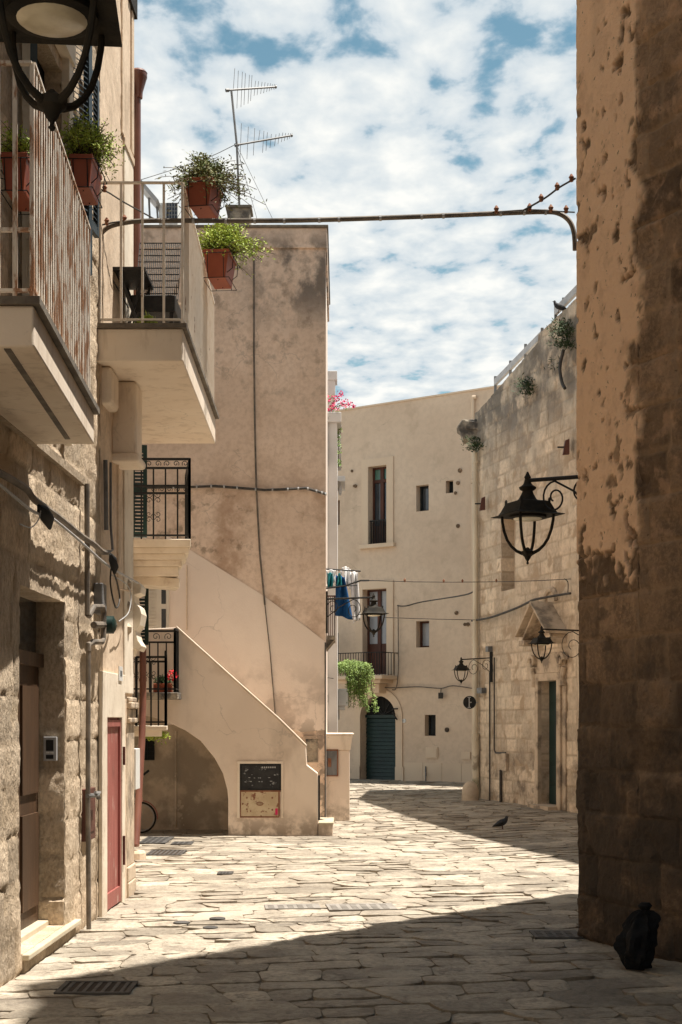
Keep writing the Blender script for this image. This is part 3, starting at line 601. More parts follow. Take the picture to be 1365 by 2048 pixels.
def planter(px, py, d, wid, dep, h, label, leafm, sd, yaw=0, rxs=.3, hs=.3, n=150, **k):
    c = P(px, py, d); t = thing('planter_box', (c.x, c.y, c.z-h), label, 'planter', 'terracotta planters hung on the balcony railings')
    cy, sy = math.cos(yaw), math.sin(yaw)
    def q(u, v, z): return Vector((c.x+u*cy-v*sy, c.y+u*sy+v*cy, c.z+z))
    def fr(mb, w0, d0, w1, d1, z0, z1): mb.hexa([q(-w0/2,-d0/2,z0),q(w0/2,-d0/2,z0),q(w0/2,d0/2,z0),q(-w0/2,d0/2,z0),q(-w1/2,-d1/2,z1),q(w1/2,-d1/2,z1),q(w1/2,d1/2,z1),q(-w1/2,d1/2,z1)])
    mb = MB(); fr(mb, wid*.66, dep*.86, wid*.93, dep*.97, -h, -.03); p_ = mb.build('pot', M['terra'], t, bevel=.006)
    mb = MB(); fr(mb, wid*1.0, dep*1.02, wid*1.02, dep*1.03, -.03, 0); mb.build('rim', M['terra'], p_, bevel=.004)
    mb = MB(); fr(mb, wid*.85, dep*.92, wid*.85, dep*.92, .0, .006); mb.build('soil', M['soil'], t)
    mb = MB()
    for z, e_ in ((-.045, .03), (-h-.006, -.0)):
        a = [q(-wid/2-e_,-dep/2-e_,z), q(wid/2+e_,-dep/2-e_,z), q(wid/2+e_,dep/2+e_,z), q(-wid/2-e_,dep/2+e_,z)]
        mb.tube(a+[a[0]], .004, 5)
    for u, v in ((-.3,-1),(.3,-1),(-.3,1),(.3,1)):
        mb.tube([q(wid*u,(dep/2+.03)*v,-.045), q(wid*u,(dep/2)*v,-h-.006)], .004, 5); 
    for v in (-1, 1): mb.tube([q(-wid/2-.03, dep*.3*v, -.045), q(-wid/2-.1, dep*.3*v, -.02), q(-wid/2-.1, dep*.3*v, -.1)], .004, 5); mb.tube([q(wid/2+.03, dep*.3*v, -.045), q(wid/2+.02, dep*.3*v, -h*.6), q(0, dep*.3*v, -h-.006)], .004, 5)
    mb.build('wire_holder', M['iron'], t)
    plant(t, (c.x, c.y, c.z), wid*rxs*4, dep*.5+.18, hs, n, leafm, sd, **k)
planter(408, 372, 12.55, .26, .42, .24, 'orange terracotta planter with dark straggly fern, upper one on the middle balcony rail', M['leaf_d'], 3, rxs=.42, hs=.33, n=330, yaw=-.15, droop=.75, up=.5, leaf=.016, bias=(.06,-.1))
planter(440, 512, 14.6, .27, .45, .28, 'brownish terracotta planter with bright yellow-green fern, far end of the middle balcony rail', M['leaf_y'], 5, rxs=.42, hs=.42, n=420, yaw=-.1, droop=.4, leaf=.018, bias=(.1,0))
planter(172, 330, 9.95, .16, .4, .22, 'terracotta planter with bright fern behind the far end of the rusty railing', M['leaf_y'], 9, rxs=.45, hs=.36, n=340, droop=.3, leaf=.013)
planter(42, 330, 8.6, .16, .4, .22, 'leftmost terracotta planter, half hidden behind the rusty white bars', M['leaf_y'], 12, rxs=.34, hs=.2, n=150, droop=.3, leaf=.012)
# ---------------------------------------------------------------- rattan furniture on the balcony
rc = thing('rattan_chair', (-1.95, 13.4, 5.1), 'black perforated rattan chair behind the white bars of the middle balcony', 'chair')
def weave(mb, o, u, v, nu, nv, bw=.014):
    for i in range(nu+1): mb.bar(o+u*i/nu, o+u*i/nu+v, bw, .006)
    for j in range(nv+1): mb.bar(o+v*j/nv, o+v*j/nv+u, bw*1.3, .008)
A0 = P(272, 600, 13.4); A1 = P(356, 600, 13.4); A2 = P(280, 486, 13.7)
mb = MB(); weave(mb, A0, A1-A0, A2-A0, 22, 9, .009); mb.build('backrest', M['rattan'], rc)
A0 = P(262, 632, 13.2); mb = MB(); mb.box(A0.x, A1.x, 13.2, 13.75, A0.z+.04, A0.z+.2); mb.build('seat', M['rattan'], rc, bevel=.01)
for x_ in (A0.x+.03, A1.x-.04):
    for y_ in (13.24, 13.7): MB().bar((x_, y_, 5.1), (x_, y_, A0.z+.05), .035).build('leg', M['rattan'], rc)
ft = thing('folding_table', (-2.2, 13.0, 5.1), 'black folding table with crossed legs beside the rattan chair', 'table')
q0 = P(214, 533, 12.9); q1 = P(290, 535, 12.9)
mb = MB(); mb.box(q0.x, q1.x, 12.9, 13.5, q0.z-.03, q0.z); weave(mb, q0+Vector((0,0,-.03)), Vector((.12,0,-.2)), Vector((0,.5,0)), 6, 8, .01); mb.build('tabletop', M['rattan'], ft)
for a_, b_ in (((q0.x+.1, 12.95), (q1.x, 12.95)), ((q1.x-.02, 13.0), (q0.x+.12, 13.0)), ((q0.x+.1, 13.45), (q1.x, 13.45)), ((q1.x-.02, 13.4), (q0.x+.12, 13.4))):
    MB().bar((a_[0], a_[1], q0.z-.03), (b_[0], b_[1], 5.1), .025, .03).build('leg', M['rattan'], ft)
pt = thing('potted_plant', P(295, 632, 12.5), 'small leafy plant on the floor of the middle balcony below the chair', 'plant')
q = P(297, 640, 12.5); plant(pt, (q.x, q.y, 5.16), .1, .1, .1, 40, M['leaf_y'], 40, leaf=.02); MB().lathe((q.x,q.y,5.1), [(.05,0),(.07,.07)], 12).build('pot', M['terra'], pt)
# ---------------------------------------------------------------- lanterns
def spiral(c, r0, turns, ax, ay, n=26, st=0, flip=1):
    return [Vector(c)+(ax*math.cos(st+flip*2*math.pi*turns*i/n)+ay*math.sin(st+flip*2*math.pi*turns*i/n))*r0*(1-.78*i/n) for i in range(n+1)]
def lantern(px, py, d, wd, label, yaw, bend, scroll=True, bracket='top', plate=None):
    """px,py = centre of the eave; bend = world point where the bracket meets its wall (at arm height)"""
    c = P(px, py, d); u = wd/2; t = thing('street_lamp', (c.x, c.y, c.z), label, 'street lamp', 'black lantern street lamps')
    s2 = math.sqrt(2)
    mb = MB(); mb.lathe(c, [(.80*u*s2,.0), (1.0*u*s2,-.02*u), (1.0*u*s2,.0), (.80*u*s2,.06*u), (.74*u*s2,.16*u), (.60*u*s2,.48*u), (.5*u*s2,.52*u)], 4, yaw+math.pi/4)
    hd = mb.build('hood', M['iron2'], t)
    mb = MB(); mb.lathe(c, [(.46*u,.5*u),(.34*u,.6*u),(.24*u,.78*u),(.19*u,.9*u),(.3*u,.97*u),(.33*u,1.04*u),(.2*u,1.12*u),(.14*u,1.2*u),(.1*u,1.36*u),(.13*u,1.42*u),(.08*u,1.5*u),(.03*u,1.62*u)], 14)
    for k in range(4):
        a = yaw+math.pi/4+k*math.pi/2; mb.lathe(c+Vector((math.cos(a),math.sin(a),0))*.6*u*s2*.97, [(.05*u,.42*u),(.05*u,.56*u),(.02*u,.62*u)], 6)
    mb.build('finial', M['iron2'], t, smooth=True)
    mb = MB(); mb.lathe(c, [(.7*u,-.02*u),(.7*u,-.09*u),(.58*u,-.12*u)], 24); mb.build('lens_ring', M['iron2'], t, smooth=True)
    mb = MB(); mb.lathe(c, [(.56*u,-.1*u),(.5*u,-.15*u),(.3*u,-.19*u),(.05*u,-.2*u)], 24); mb.build('lens', M['lens'], t, smooth=True)
    for k in range(4):
        a = yaw+math.pi/4+k*math.pi/2; dv = Vector((math.cos(a), math.sin(a), 0))
        pr = [(.98,0),(.97,-.2),(.90,-.55),(.78,-.88),(.62,-1.12),(.42,-1.3),(.2,-1.4)]
        mb = MB(); mb.tube([c+dv*r_*u+Vector((0,0,z_*u)) for r_, z_ in pr], [.055*u]*5+[.06*u, .07*u], 8); mb.build('cage_arm', M['iron2'], t, smooth=True)
    mb = MB(); mb.lathe(c, [(.03*u,-1.18*u),(.16*u,-1.3*u),(.24*u,-1.33*u),(.22*u,-1.45*u),(.13*u,-1.52*u),(.1*u,-1.6*u),(.04*u,-1.68*u),(.03*u,-1.72*u),(.055*u,-1.76*u),(.03*u,-1.81*u)], 14); mb.build('bottom_finial', M['iron2'], t, smooth=True)
    e = Vector(bend); top = c+Vector((0,0,1.3*u)); e.z = e.z if plate != 'flat' else top.z
    mb = MB(); mb.tube([top, e], .075*u, 8)
    ax = (e-top).normalized(); L_ = (e-top).length
    if scroll:
        r_ = .2*L_ if L_ < .9 else .17*L_
        o = top+ax*(L_*.42)+Vector((0,0,-r_-.02)); mb.tube(spiral(o, r_, 1.4, ax, Vector((0,0,1)), st=math.pi/2, flip=1), .035*u, 6)
        mb.tube([o+Vector((0,0,r_)), top+ax*(L_*.7)+Vector((0,0,-r_*.8)), e+Vector((0,0,-r_*1.9))], .04*u, 6)
        if L_ > .5: o2 = e-ax*(r_*.9)+Vector((0,0,-r_*.9)); mb.tube(spiral(o2, r_*.8, 1.3, ax, Vector((0,0,1)), st=0, flip=1), .035*u, 6)
    mb.build('bracket', M['iron'], t, smooth=True)
    mb = MB(); q = e+Vector((0,0,-.25*L_)); mb.box(q.x-.03, q.x+.03, q.y-.03, q.y+.03, q.z-.22*L_-.1, e.z+.12); mb.build('wall_plate', M['iron'], t)
    return t
lantern(104, 24, 4.35, .40, 'very near street lamp cut by the top left corner of the view', R(5), (-2.2, 4.9, 4.6))
lantern(1056, 1031, 11.85, .45, 'large black street lamp hanging beside the tall right wall corner', R(22), (2.02, 11.35, P(0, 958, 11.5).z))
lantern(748, 1228, 21.5, .385, 'street lamp on a scrolled bracket at the corner of the peach house', R(12), (-.235, 22.05, P(0, 1192, 21.5).z))
lantern(1084, 1287, 22.0, .34, 'street lamp in front of the church door pediment', R(15), (4.35, 22.6, P(0, 1259, 22).z))
# ---------------------------------------------------------------- right tall building
rb = thing('stone_building', (3, 9, 0), 'tall dark building of rough blocks with flaking ochre plaster on the right', 'building')
RA = Pl((1.85, 11.1), (2.155, 10.32)); RB = Pl((2.155, 10.318), (2.95, 8.88))
bb = blocks(11, .33, .28, .6)
def flaky(a, z, jm):
    # a runs along the visible faces: 0 at the free corner
    n_ = fb(a*2.2, z*1.6, 31, 5); n2_ = fb(a*9, z*8, 44, 6); n3_ = fb(a*4.5, z*3.6, 12, 6)
    m_ = S((z-2.72+.35*n_+.22*n2_)/.14)*S((.86+.13*n_+.05*n2_-a)/.05)
    hole_ = S((n3_*.55+.62*n2_-.37+.12*jm+.10*S((4.6-z)/1.6)*S((z-2.5)/.6)+.10*S((a-.5)/.3))*12)
    return m_*(1-hole_)
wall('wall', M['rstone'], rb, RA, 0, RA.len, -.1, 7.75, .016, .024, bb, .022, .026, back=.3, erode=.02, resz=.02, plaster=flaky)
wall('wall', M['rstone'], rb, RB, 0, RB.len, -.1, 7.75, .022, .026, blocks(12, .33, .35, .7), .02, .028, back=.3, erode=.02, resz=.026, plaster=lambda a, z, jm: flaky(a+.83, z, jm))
RS = Pl((1.855, 11.11), (4.6, 14.1)); RS.n = Vector((-.74, .67))
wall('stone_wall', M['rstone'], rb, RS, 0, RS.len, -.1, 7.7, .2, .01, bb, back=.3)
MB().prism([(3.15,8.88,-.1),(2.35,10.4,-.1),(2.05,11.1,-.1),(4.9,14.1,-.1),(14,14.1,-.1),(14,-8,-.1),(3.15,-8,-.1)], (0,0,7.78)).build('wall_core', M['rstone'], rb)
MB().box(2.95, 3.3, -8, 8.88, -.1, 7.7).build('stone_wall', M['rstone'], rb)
MB().prism([(2.95,9.6,7.6),(4.5,11.35,7.6),(12,11.35,7.6),(12,-6,7.6),(3.2,-6,7.6),(3.2,9.0,7.6)], (0,0,8.6)).build('upper_storey', M['rstone'], rb)
# bag of rubbish
bgp = gpt(1285, 1958); bgp = Vector((2.02, 9.72, 0))
tb = thing('rubbish_bag', bgp, 'bulging black plastic rubbish bag leaning in the dark against the right wall', 'bag')
mb = MB(); mb.a = None; nU, nV = 40, 26
for j in range(nV+1):
    v = j/nV
    for i in range(nU):
        a = 2*math.pi*i/nU; r_ = .115*math.sin(math.pi*min(1, .08+v*.92))**.6*(1-.35*v)+.02
        fold = .012*math.sin(a*7+v*6)*v+.07*fb(math.cos(a)*1.6, math.sin(a)*1.6, v*2.4+5, 5)
        mb.v.append((bgp.x+.06*v*v+(r_*1.15+fold)*math.cos(a), bgp.y+(r_+fold)*math.sin(a)*.9, v*.40))
for j in range(nV):
    for i in range(nU): a = j*nU+i; b = j*nU+(i+1)%nU; mb.f.append((a,b,b+nU,a+nU))
mb.f.append(tuple(nV*nU+i for i in range(nU))); mb.build('sack', M['bag'], tb, smooth=True)
MB().lathe((bgp.x+.06, bgp.y, .38), [(.05,0),(.03,.02),(.05,.05),(.03,.07)], 12).build('knot', M['bag'], tb, smooth=True)
# ---------------------------------------------------------------- peach house with staircase
YH = 21.95
mh = thing('peach_house', (-1.5, YH, 0), 'narrow tall peach rendered house with a mouldy roof parapet and outside stair', 'house')
MP = Pl((-5.2, YH), (-.235, YH))
wall('wall', M['peach'], mh, MP, 0, MP.len, 2.2, 8.98, .12, .012, back=.3)
uo = MP.at(288, 1500)[0]
wall('lower_wall', M['under'], mh, MP, 0, MP.len-1.2, -.1, 2.2, .12, .01, back=.3)
wall('lower_wall', M['peach'], mh, MP, MP.len-1.2, MP.len, -.1, 2.2, .06, .012, back=.3)
MB().box(-5.2, -.245, YH+.1, 26.0, -.1, 9.0).build('wall_core', M['pinkpaint'], mh)
pc = MB(); pc.box(-5.2, -.215, YH-.03, 26, 8.98, 9.29); pc.build('parapet', M['peach'], mh, bevel=.01)
pc = MB(); pc.box(-5.2, -.195, YH-.055, 26, 9.29, 9.335); pc.build('coping', M['slab_edge'], mh, bevel=.01)
# paler repainted area
def mq(px, py, y=YH): return P(px, py, y)
pp = MB(); pp.prism([mq(x_, y_, YH-.008) for x_, y_ in ((330,1068),(381,1100),(525,1190),(605,1248),(651.5,1284),(651.5,1460),(600,1465),(560,1450),(330,1450))], (0,.03,0)); pp.build('repainted_render', M['pinkpaint'], mh)
pp = MB(); pp.tube([mq(x_, y_, YH-.025) for x_, y_ in ((508,515),(508,700),(510,860),(513,980),(520,1110),(530,1210))], .014, 8); pp.tube([mq(x_, y_, YH-.03) for x_, y_ in ((530,1210),(540,1300),(550,1420),(552,1440))], .009, 6)
pp.build('conduit', M['conduit'], mh, smooth=True)
ch = MB(); q0 = P(455, 442, 23); q1 = P(500, 415, 23); ch.box(q0.x, q1.x, 23, 23.4, 9.3, q1.z); cho = ch.build('chimney', M['corbel'], mh, bevel=.01)
ch = MB(); ch.box(q0.x-.03, q1.x+.03, 22.97, 23.43, q1.z, q1.z+.04); ch.build('cap', M['slab_edge'], cho)
ni = MB(); ni.prism([mq(x_, y_, YH-.012) for x_, y_ in ((612,1478),(636,1478),(636,1525),(612,1525))], (0,.02,0)); ni.build('niche', M['corbel'], mh)
ni = MB(); ni.prism([mq(x_, y_, YH-.02) for x_, y_ in ((606,1472),(642,1472),(642,1478),(606,1478))], (0,.03,0)); ni.build('niche_ledge', M['peach'], mh)
MB().tube([mq(651, 1285, YH-.03), mq(651, 1640, YH-.03)], .012, 6).build('corner_cable', M['cable'], mh)
# cable with clips on wall
wcab = thing('wall_cable', mq(500, 975), 'black cable bundle sagging across the peach wall', 'cable')
pts = [mq(x_, y_, YH-.04) for x_, y_ in ((290,975),(383,974),(430,972),(470,975),(530,980),(580,978),(612,976),(640,984),(652,988))]
MB().tube(pts, .02, 7).build('bundle', M['cable'], wcab, smooth=True)
cl = MB()
for i in range(14):
    f_ = i/13*(len(pts)-1.001); a = pts[int(f_)].lerp(pts[int(f_)+1], f_-int(f_)); cl.tube([a+Vector((-.012,0,0)), a+Vector((.012,0,0))], .026, 7)
cl.build('clip', M['lgrey'], wcab)
# left window of house: cream shutter and window behind upper iron balcony
lw = MB(); lw.prism([mq(x_, y_, YH-.03) for x_, y_ in ((283,1160),(338,1160),(338,1262),(283,1262))], (0,.03,0)); lw.build('window_frame', M['cream'], mh)
for y0_, y1_ in ((1170,1208),(1218,1258)):
    lw = MB(); lw.prism([mq(x_, y_, YH-.034) for x_, y_ in ((323,y0_),(332,y0_),(332,y1_),(323,y1_))], (0,.01,0)); lw.build('window_pane', M['glass'], mh)
lw = MB()
for k in range(14): y_ = 1168+k*7; a_ = mq(298, y_, YH-.045); b_ = mq(312, y_+4, YH-.03); lw.box(a_.x, b_.x, a_.y, b_.y, b_.z, a_.z)
lw.build('shutter', M['cream'], mh)
MB().tube([mq(374, 1130, YH-.02), mq(374, 1260, YH-.02)], .01, 5).build('thin_pipe', M['plaster_left'], mh)
# dark barred cellar window in arch
lw = MB(); a_ = mq(287, 1520, YH-.01); b_ = mq(309, 1478, YH-.01); lw.box(a_.x, b_.x, YH-.02, YH, a_.z, b_.z); cw = lw.build('cellar_window', M['dark'], mh)
lw = MB()
for k in range(6): lw.bar((a_.x+(b_.x-a_.x)*k/5, YH-.03, a_.z), (a_.x+(b_.x-a_.x)*k/5, YH-.03, b_.z), .008); lw.bar((a_.x, YH-.03, a_.z+(b_.z-a_.z)*k/5), (b_.x, YH-.03, a_.z+(b_.z-a_.z)*k/5), .008)
lw.build('grille', M['iron'], cw)
MB().tube([mq(352, 1462, YH-.05), mq(352, 1655, YH-.05)], .02, 7).build('arch_pipe', M['under'], mh)
# stair
YS = 20.8
arch = [(456.6,1676),(456.6,1600),(455,1581),(446,1547),(429,1516),(401.5,1482),(370.5,1461),(339.5,1446),(305,1434),(270,1428),(240,1426)]
outer = [(240,1260),(354,1255),(500,1388),(560,1441),(612,1493),(614,1530),(636,1547),(636,1676)]
sp_ = MB(); sp_.prism([P(x_, y_, YS) for x_, y_ in arch[::-1]][::-1]+[P(x_, y_, YS) for x_, y_ in outer], (0,.2,0))
stairp = sp_.build('staircase', M['stair'], mh, bevel=.012)
cpm = MB(); top_ = [(352,1253),(500,1386),(560,1439),(613,1491.5)]
for i in range(3): a_ = P(*top_[i], YS); b_ = P(*top_[i+1], YS); cpm.hexa([a_+Vector((0,-.012,-.012)), b_+Vector((0,-.012,-.012)), b_+Vector((0,.21,-.012)), a_+Vector((0,.21,-.012)), a_+Vector((0,-.012,.01)), b_+Vector((0,-.012,.01)), b_+Vector((0,.21,.01)), a_+Vector((0,.21,.01))])
cpm.build('parapet_edge', M['slab'], stairp)
ss = MB(); ns = 12; xa = P(640,0,YS).x; xb = P(356,0,YS).x
for i in range(ns):
    z1_ = .17*(i+1); x1 = xa+(xb-xa)*i/ns; x0 = xa+(xb-xa)*(i+1)/ns-.02; ss.box(x0, x1, YS+.2, YH-.03, max(0, z1_-.34) if i > 4 else 0, z1_)
ss.box(-4.4, xb, YS+.2, YH-.03, 1.85, 2.05); ss.build('stair_tread', M['slab'], stairp)
vt = MB()
for i in range(2, len(arch)-1):
    a_ = P(*arch[i], YS+.2); b_ = P(*arch[i+1], YS+.2); dz = Vector((0,0,.03)); dy = Vector((0,YH-YS-.23,0)); vt.hexa([a_, b_, b_+dy, a_+dy, a_+dz, b_+dz, b_+dy+dz, a_+dy+dz])
a_ = P(456.6,1676,YS+.2); vt.box(a_.x, a_.x+.03, YS+.2, YH-.03, -.1, P(0,1581,YS).z); vt.build('vault', M['under'], stairp)
bs = MB(); q0 = P(637, 1676, YS); q1 = P(666, 1645, YS); bs.box(q0.x, q1.x, YS-.02, YH-.1, -.1, q1.z-.03); bs.build('bottom_step', M['stair'], stairp, bevel=.01)
bs = MB(); bs.box(q0.x-.0, q1.x+.012, YS-.035, YH-.1, q1.z-.03, q1.z); bs.build('step_top', M['marble'], stairp, bevel=.006)
MB().bar(P(638.5, 1551, YS+.02), P(638.5, 1641, YS+.02), .03).build('iron_post', M['iron'], stairp)
# meter cabinet
def yb(mb, a, b, c, d, o0, o1, Y=YS): q0 = P(a, b, Y); q1 = P(c, d, Y); return mb.box(q0.x, q1.x, Y-o1, Y-o0, q1.z, q0.z)
fm = MB(); yb(fm, 475,1523,567,1527.5, 0,.03); yb(fm, 475,1527.5,480,1636, 0,.03); yb(fm, 563,1527.5,567,1636, 0,.03); fm.build('cabinet_frame', M['slab'], stairp)
nb = MB(); yb(nb, 480.3,1527.8,562.7,1581, 0,.012); nb = nb.build('notice_board', M['black'], stairp)
x = MB(); yb(x, 480.3,1527.8,562.7,1531, .012,.022); yb(x, 480.3,1578,562.7,1581, .012,.022); yb(x, 480.3,1531,484,1578, .012,.022); yb(x, 559,1531,562.7,1578, .012,.022); x.build('frame', M['iron'], nb)
x = MB(); rn = random.Random(4)
for k in range(16): a_ = rn.uniform(488,552); y_ = rn.choice((1549,1556,1563,1570))+rn.uniform(-1,1); yb(x, a_, y_, a_+rn.uniform(1,4), y_+rn.uniform(.5,1.5), .012,.0135)
for k in range(7): yb(x, 524+k*4.2, 1533.5, 524+k*4.2+2.6, 1536.5, .012, .0135)
x.build('chalk_mark', M['lgrey'], nb)
rcab = MB(); yb(rcab, 480.3,1582.5,559,1634, 0,.014); rcab = rcab.build('cabinet_door', M['rust'], stairp)
x = MB(); yb(x, 480.3,1581,562,1584, .0,.02); yb(x, 480.3,1633,559,1635.5, .0,.02); yb(x, 480.3,1584,482.5,1633, .014,.02); yb(x, 557,1584,560,1633, .014,.02); x.build('frame', M['rustd'], rcab)
q = P(520, 1608, YS-.015); x = MB(); x.tube([q+Vector((.045*math.cos(a/8*math.pi),0,.025*math.sin(a/8*math.pi))) for a in range(17)], .005, 5)
for k in (-1.5,-.5,.5,1.5): x.bar(q+Vector((.018*k,0,-.022)), q+Vector((.018*k,0,.022)), .006, .006)
for dx in (-1, 1): x.bar(q+Vector((.045*dx,0,0)), q+Vector((.062*dx,0,0)), .008, .006)
x.build('emblem', M['rustd'], rcab)
x = MB()
for px_, py_ in ((486,1608),(545,1596),(545,1620),(494,1596),(494,1619)): q = P(px_, py_, YS-.014); x.tube([q, q+Vector((0,-.008,0))], .014, 8)
x.build('bolt', M['rustd'], rcab); x = MB(); yb(x, 551,1617,556,1630,.014,.017); x.build('sticker', M['pink'], rcab)
# landing with scrolled iron railing
def scroll_rail(parent, P0, P1, z0, z1, nb_, name='railing', scr=True, posts=True, bw=.018, midbands=()):
    P0 = Vector(P0); P1 = Vector(P1); ax = (P1-P0).normalized(); L_ = (P1-P0).length; mb = MB()
    for z, w_ in ((z1, .04), (z0+.05, .03)): mb.bar((P0.x,P0.y,z), (P1.x,P1.y,z), .03, w_*.7)
    for z in midbands: mb.bar((P0.x,P0.y,z), (P1.x,P1.y,z), .024, .026)
    zt_ = midbands[0] if midbands else z1
    for k in range(nb_+1):
        q = P0+(P1-P0)*k/nb_; b_ = bw*(1.6 if k in (0, nb_) else 1); mb.bar((q.x,q.y,z0), (q.x,q.y,z1 if k in (0,nb_) else zt_), b_)
    o = mb.build(name, M['iron'], parent)
    if scr:
        mb = MB(); up = Vector((0,0,1))
        if midbands:
            h_ = (z1-midbands[0])*.36; n = max(2, int(L_/(h_*2.6)))
            for k in range(n):
                c_ = P0+(P1-P0)*(k+.5)/n; c_.z = (z1+midbands[0])/2; mb.tube(spiral(c_, h_, 1.2, ax*(-1 if k%2 else 1), up, 14, st=-.6), .005, 5)
        if len(midbands) > 1:
            h_ = (midbands[1]-midbands[2])*.4 if len(midbands) > 2 else .04; n = max(2, int(L_/(h_*2.6)))
            for k in range(n):
                c_ = P0+(P1-P0)*(k+.5)/n; c_.z = (midbands[1]+midbands[-1])/2; mb.tube(spiral(c_, h_, 1.2, ax*(-1 if k%2 else 1), up, 12, st=-.6), .004, 4)
        for k in (1, 3):
            for zf in (.28, .52):
                c0 = P0+(P1-P0)*(k+.0)/max(nb_, 4); c0.z = z0+(z1-z0)*zf; orn = MB()
                for sx in (-1, 1):
                    for sz in (-1, 1): c_ = c0+ax*sx*.055+up*sz*.035; orn.tube(spiral(c_, .04, 1.15, ax*-sx, up*-sz, 12, st=0), .004, 4)
                orn.build('scroll_ornament', M['iron'], o)
        if mb.v: mb.build('scrollwork', M['iron'], o)
    return o
ib = MB(); Yb = 17.5
a_ = P(250, 1078, Yb); c_ = P(382, 1078, Yb); zs_ = a_.z
ib.prism([(a_.x-.3,Yb,zs_-.1),(c_.x,Yb,zs_-.1),(c_.x-.2,Yb+1.3,zs_-.1),(a_.x-.5,Yb+1.3,zs_-.1)], (0,0,.1))
for k, (px_, y0_, y1_) in enumerate(((378,1094,1106),(370,1106,1118),(362,1118,1131),(356,1131,1150))):
    b_ = P(px_, y0_, Yb); e_ = P(px_, y1_, Yb); ib.prism([(a_.x-.3,Yb+.03+.03*k,e_.z),(b_.x,Yb+.03+.03*k,e_.z),(b_.x-.18,Yb+1.25-.03*k,e_.z),(a_.x-.5,Yb+1.25-.03*k,e_.z)], (0,0,b_.z-e_.z-.001))
b_ = P(356,1150,Yb); e_ = P(356,1173,Yb); ib.prism([(a_.x-.3,Yb+.2,P(0,1160,Yb).z),(b_.x,Yb+.2,e_.z),(b_.x-.1,Yb+.6,e_.z),(a_.x-.4,Yb+.6,P(0,1160,Yb).z)], (0,0,.12))
bal3 = ib.build('iron_balcony', M['white_plaster'], house2, bevel=.008)
zr = P(0, 917, Yb).z; rl = scroll_rail(bal3, (a_.x-.1,Yb+.04,0), (c_.x-.02,Yb+.04,0), zs_, zr, 6, midbands=(zr-.11, zr-.33, zr-.42))
scroll_rail(bal3, (c_.x-.02,Yb+.04,0), (c_.x-.2,Yb+1.28,0), zs_, zr, 10, scr=False, midbands=(zr-.11,))
louvre(bal3, (P(262,0,18.0).x, 18.0), (P(294,0,18.0).x, 18.02), P(0,1075,18).z, P(0,890,18).z, .05, M['green'])
louvre(house2, (P(262,0,18.6).x, 18.6), (P(297,0,18.6).x, 18.62), P(0,1290,18.6).z, P(0,1172,18.6).z, .05, M['green'])
sr = MB(); Yc = 18.7; a_ = P(262,1452,Yc); c_ = P(334,1452,Yc); sr.prism([(a_.x-.3,Yc,a_.z-.06),(c_.x,Yc,a_.z-.06),(c_.x-.1,Yc+.9,a_.z-.06),(a_.x-.4,Yc+.9,a_.z-.06)], (0,0,.06))
sr.prism([(a_.x-.3,Yc+.03,a_.z-.14),(c_.x-.07,Yc+.03,a_.z-.14),(c_.x-.17,Yc+.85,a_.z-.14),(a_.x-.4,Yc+.85,a_.z-.14)], (0,0,.079))
bal4 = sr.build('iron_balcony', M['white_plaster'], house2, bevel=.008)
zr = P(0,1314,Yc).z; scroll_rail(bal4, (P(272,0,Yc).x,Yc+.04,0), (c_.x-.02,Yc+.04,0), a_.z, zr, 4, scr=False, bw=.02, midbands=(zr-.06,))
scroll_rail(bal4, (c_.x-.02,Yc+.04,0), (c_.x-.12,Yc+.88,0), a_.z, P(0,1303,Yc).z, 7, scr=False, bw=.02)
ld = MB(); Yd = 20.35; a_ = P(262,1385,Yd); c_ = P(356,1385,Yd); ld.box(a_.x-.4, c_.x, Yd, YS-.003, a_.z-.1, a_.z); bal5 = ld.build('landing', M['corbel'], stairp, bevel=.01)
zr = P(0,1262,Yd).z; scroll_rail(bal5, (a_.x-.1,Yd+.04,0), (c_.x-.05,Yd+.04,0), a_.z, zr, 6, midbands=(zr-.16,)); scroll_rail(bal5, (c_.x-.05,Yd+.04,0), (c_.x-.05,YS-.03,0), a_.z, zr+.03, 3, scr=False)
gp = thing('geranium_pot', P(330, 1383, 20.5), 'brown trough with red geraniums on the landing behind the iron railing', 'plant pot')
q = P(326, 1380, 20.52); mb = MB(); mb.box(q.x-.13, q.x+.13, q.y-.08, q.y+.08, a_.z, a_.z+.13); mb.build('trough', M['terra'], gp, bevel=.008)
plant(gp, (q.x, q.y, a_.z+.12), .16, .1, .15, 60, M['leaf_w'], 61, leaf=.02)
mb = MB(); rn = random.Random(9)
for (px_, py_) in ((343,1345),(347,1358),(338,1353),(349,1350)):
    c0 = P(px_, py_, 20.42)
    for k in range(22): p_ = c0+Vector((rn.gauss(0,.02),rn.gauss(0,.02),rn.gauss(0,.02))); d_ = Vector((rn.uniform(-1,1),rn.uniform(-1,1),rn.uniform(-1,1))).normalized()*.014; e_ = d_.orthogonal().normalized()*.014; mb.add([p_-d_,p_-e_,p_+d_,p_+e_],[(0,1,2,3)])
mb.build('flowers', M['redflower'], gp, fix=False)
vy = thing('hanging_creeper', P(315, 1478, 18.9), 'small yellow-green creeper hanging below the lower iron balcony', 'plant')
q = P(312, 1476, 19.2); plant(vy, (q.x, q.y, q.z+.08), .2, .1, -.02, 60, M['leaf_y'], 70, leaf=.022, droop=-4, up=-1)
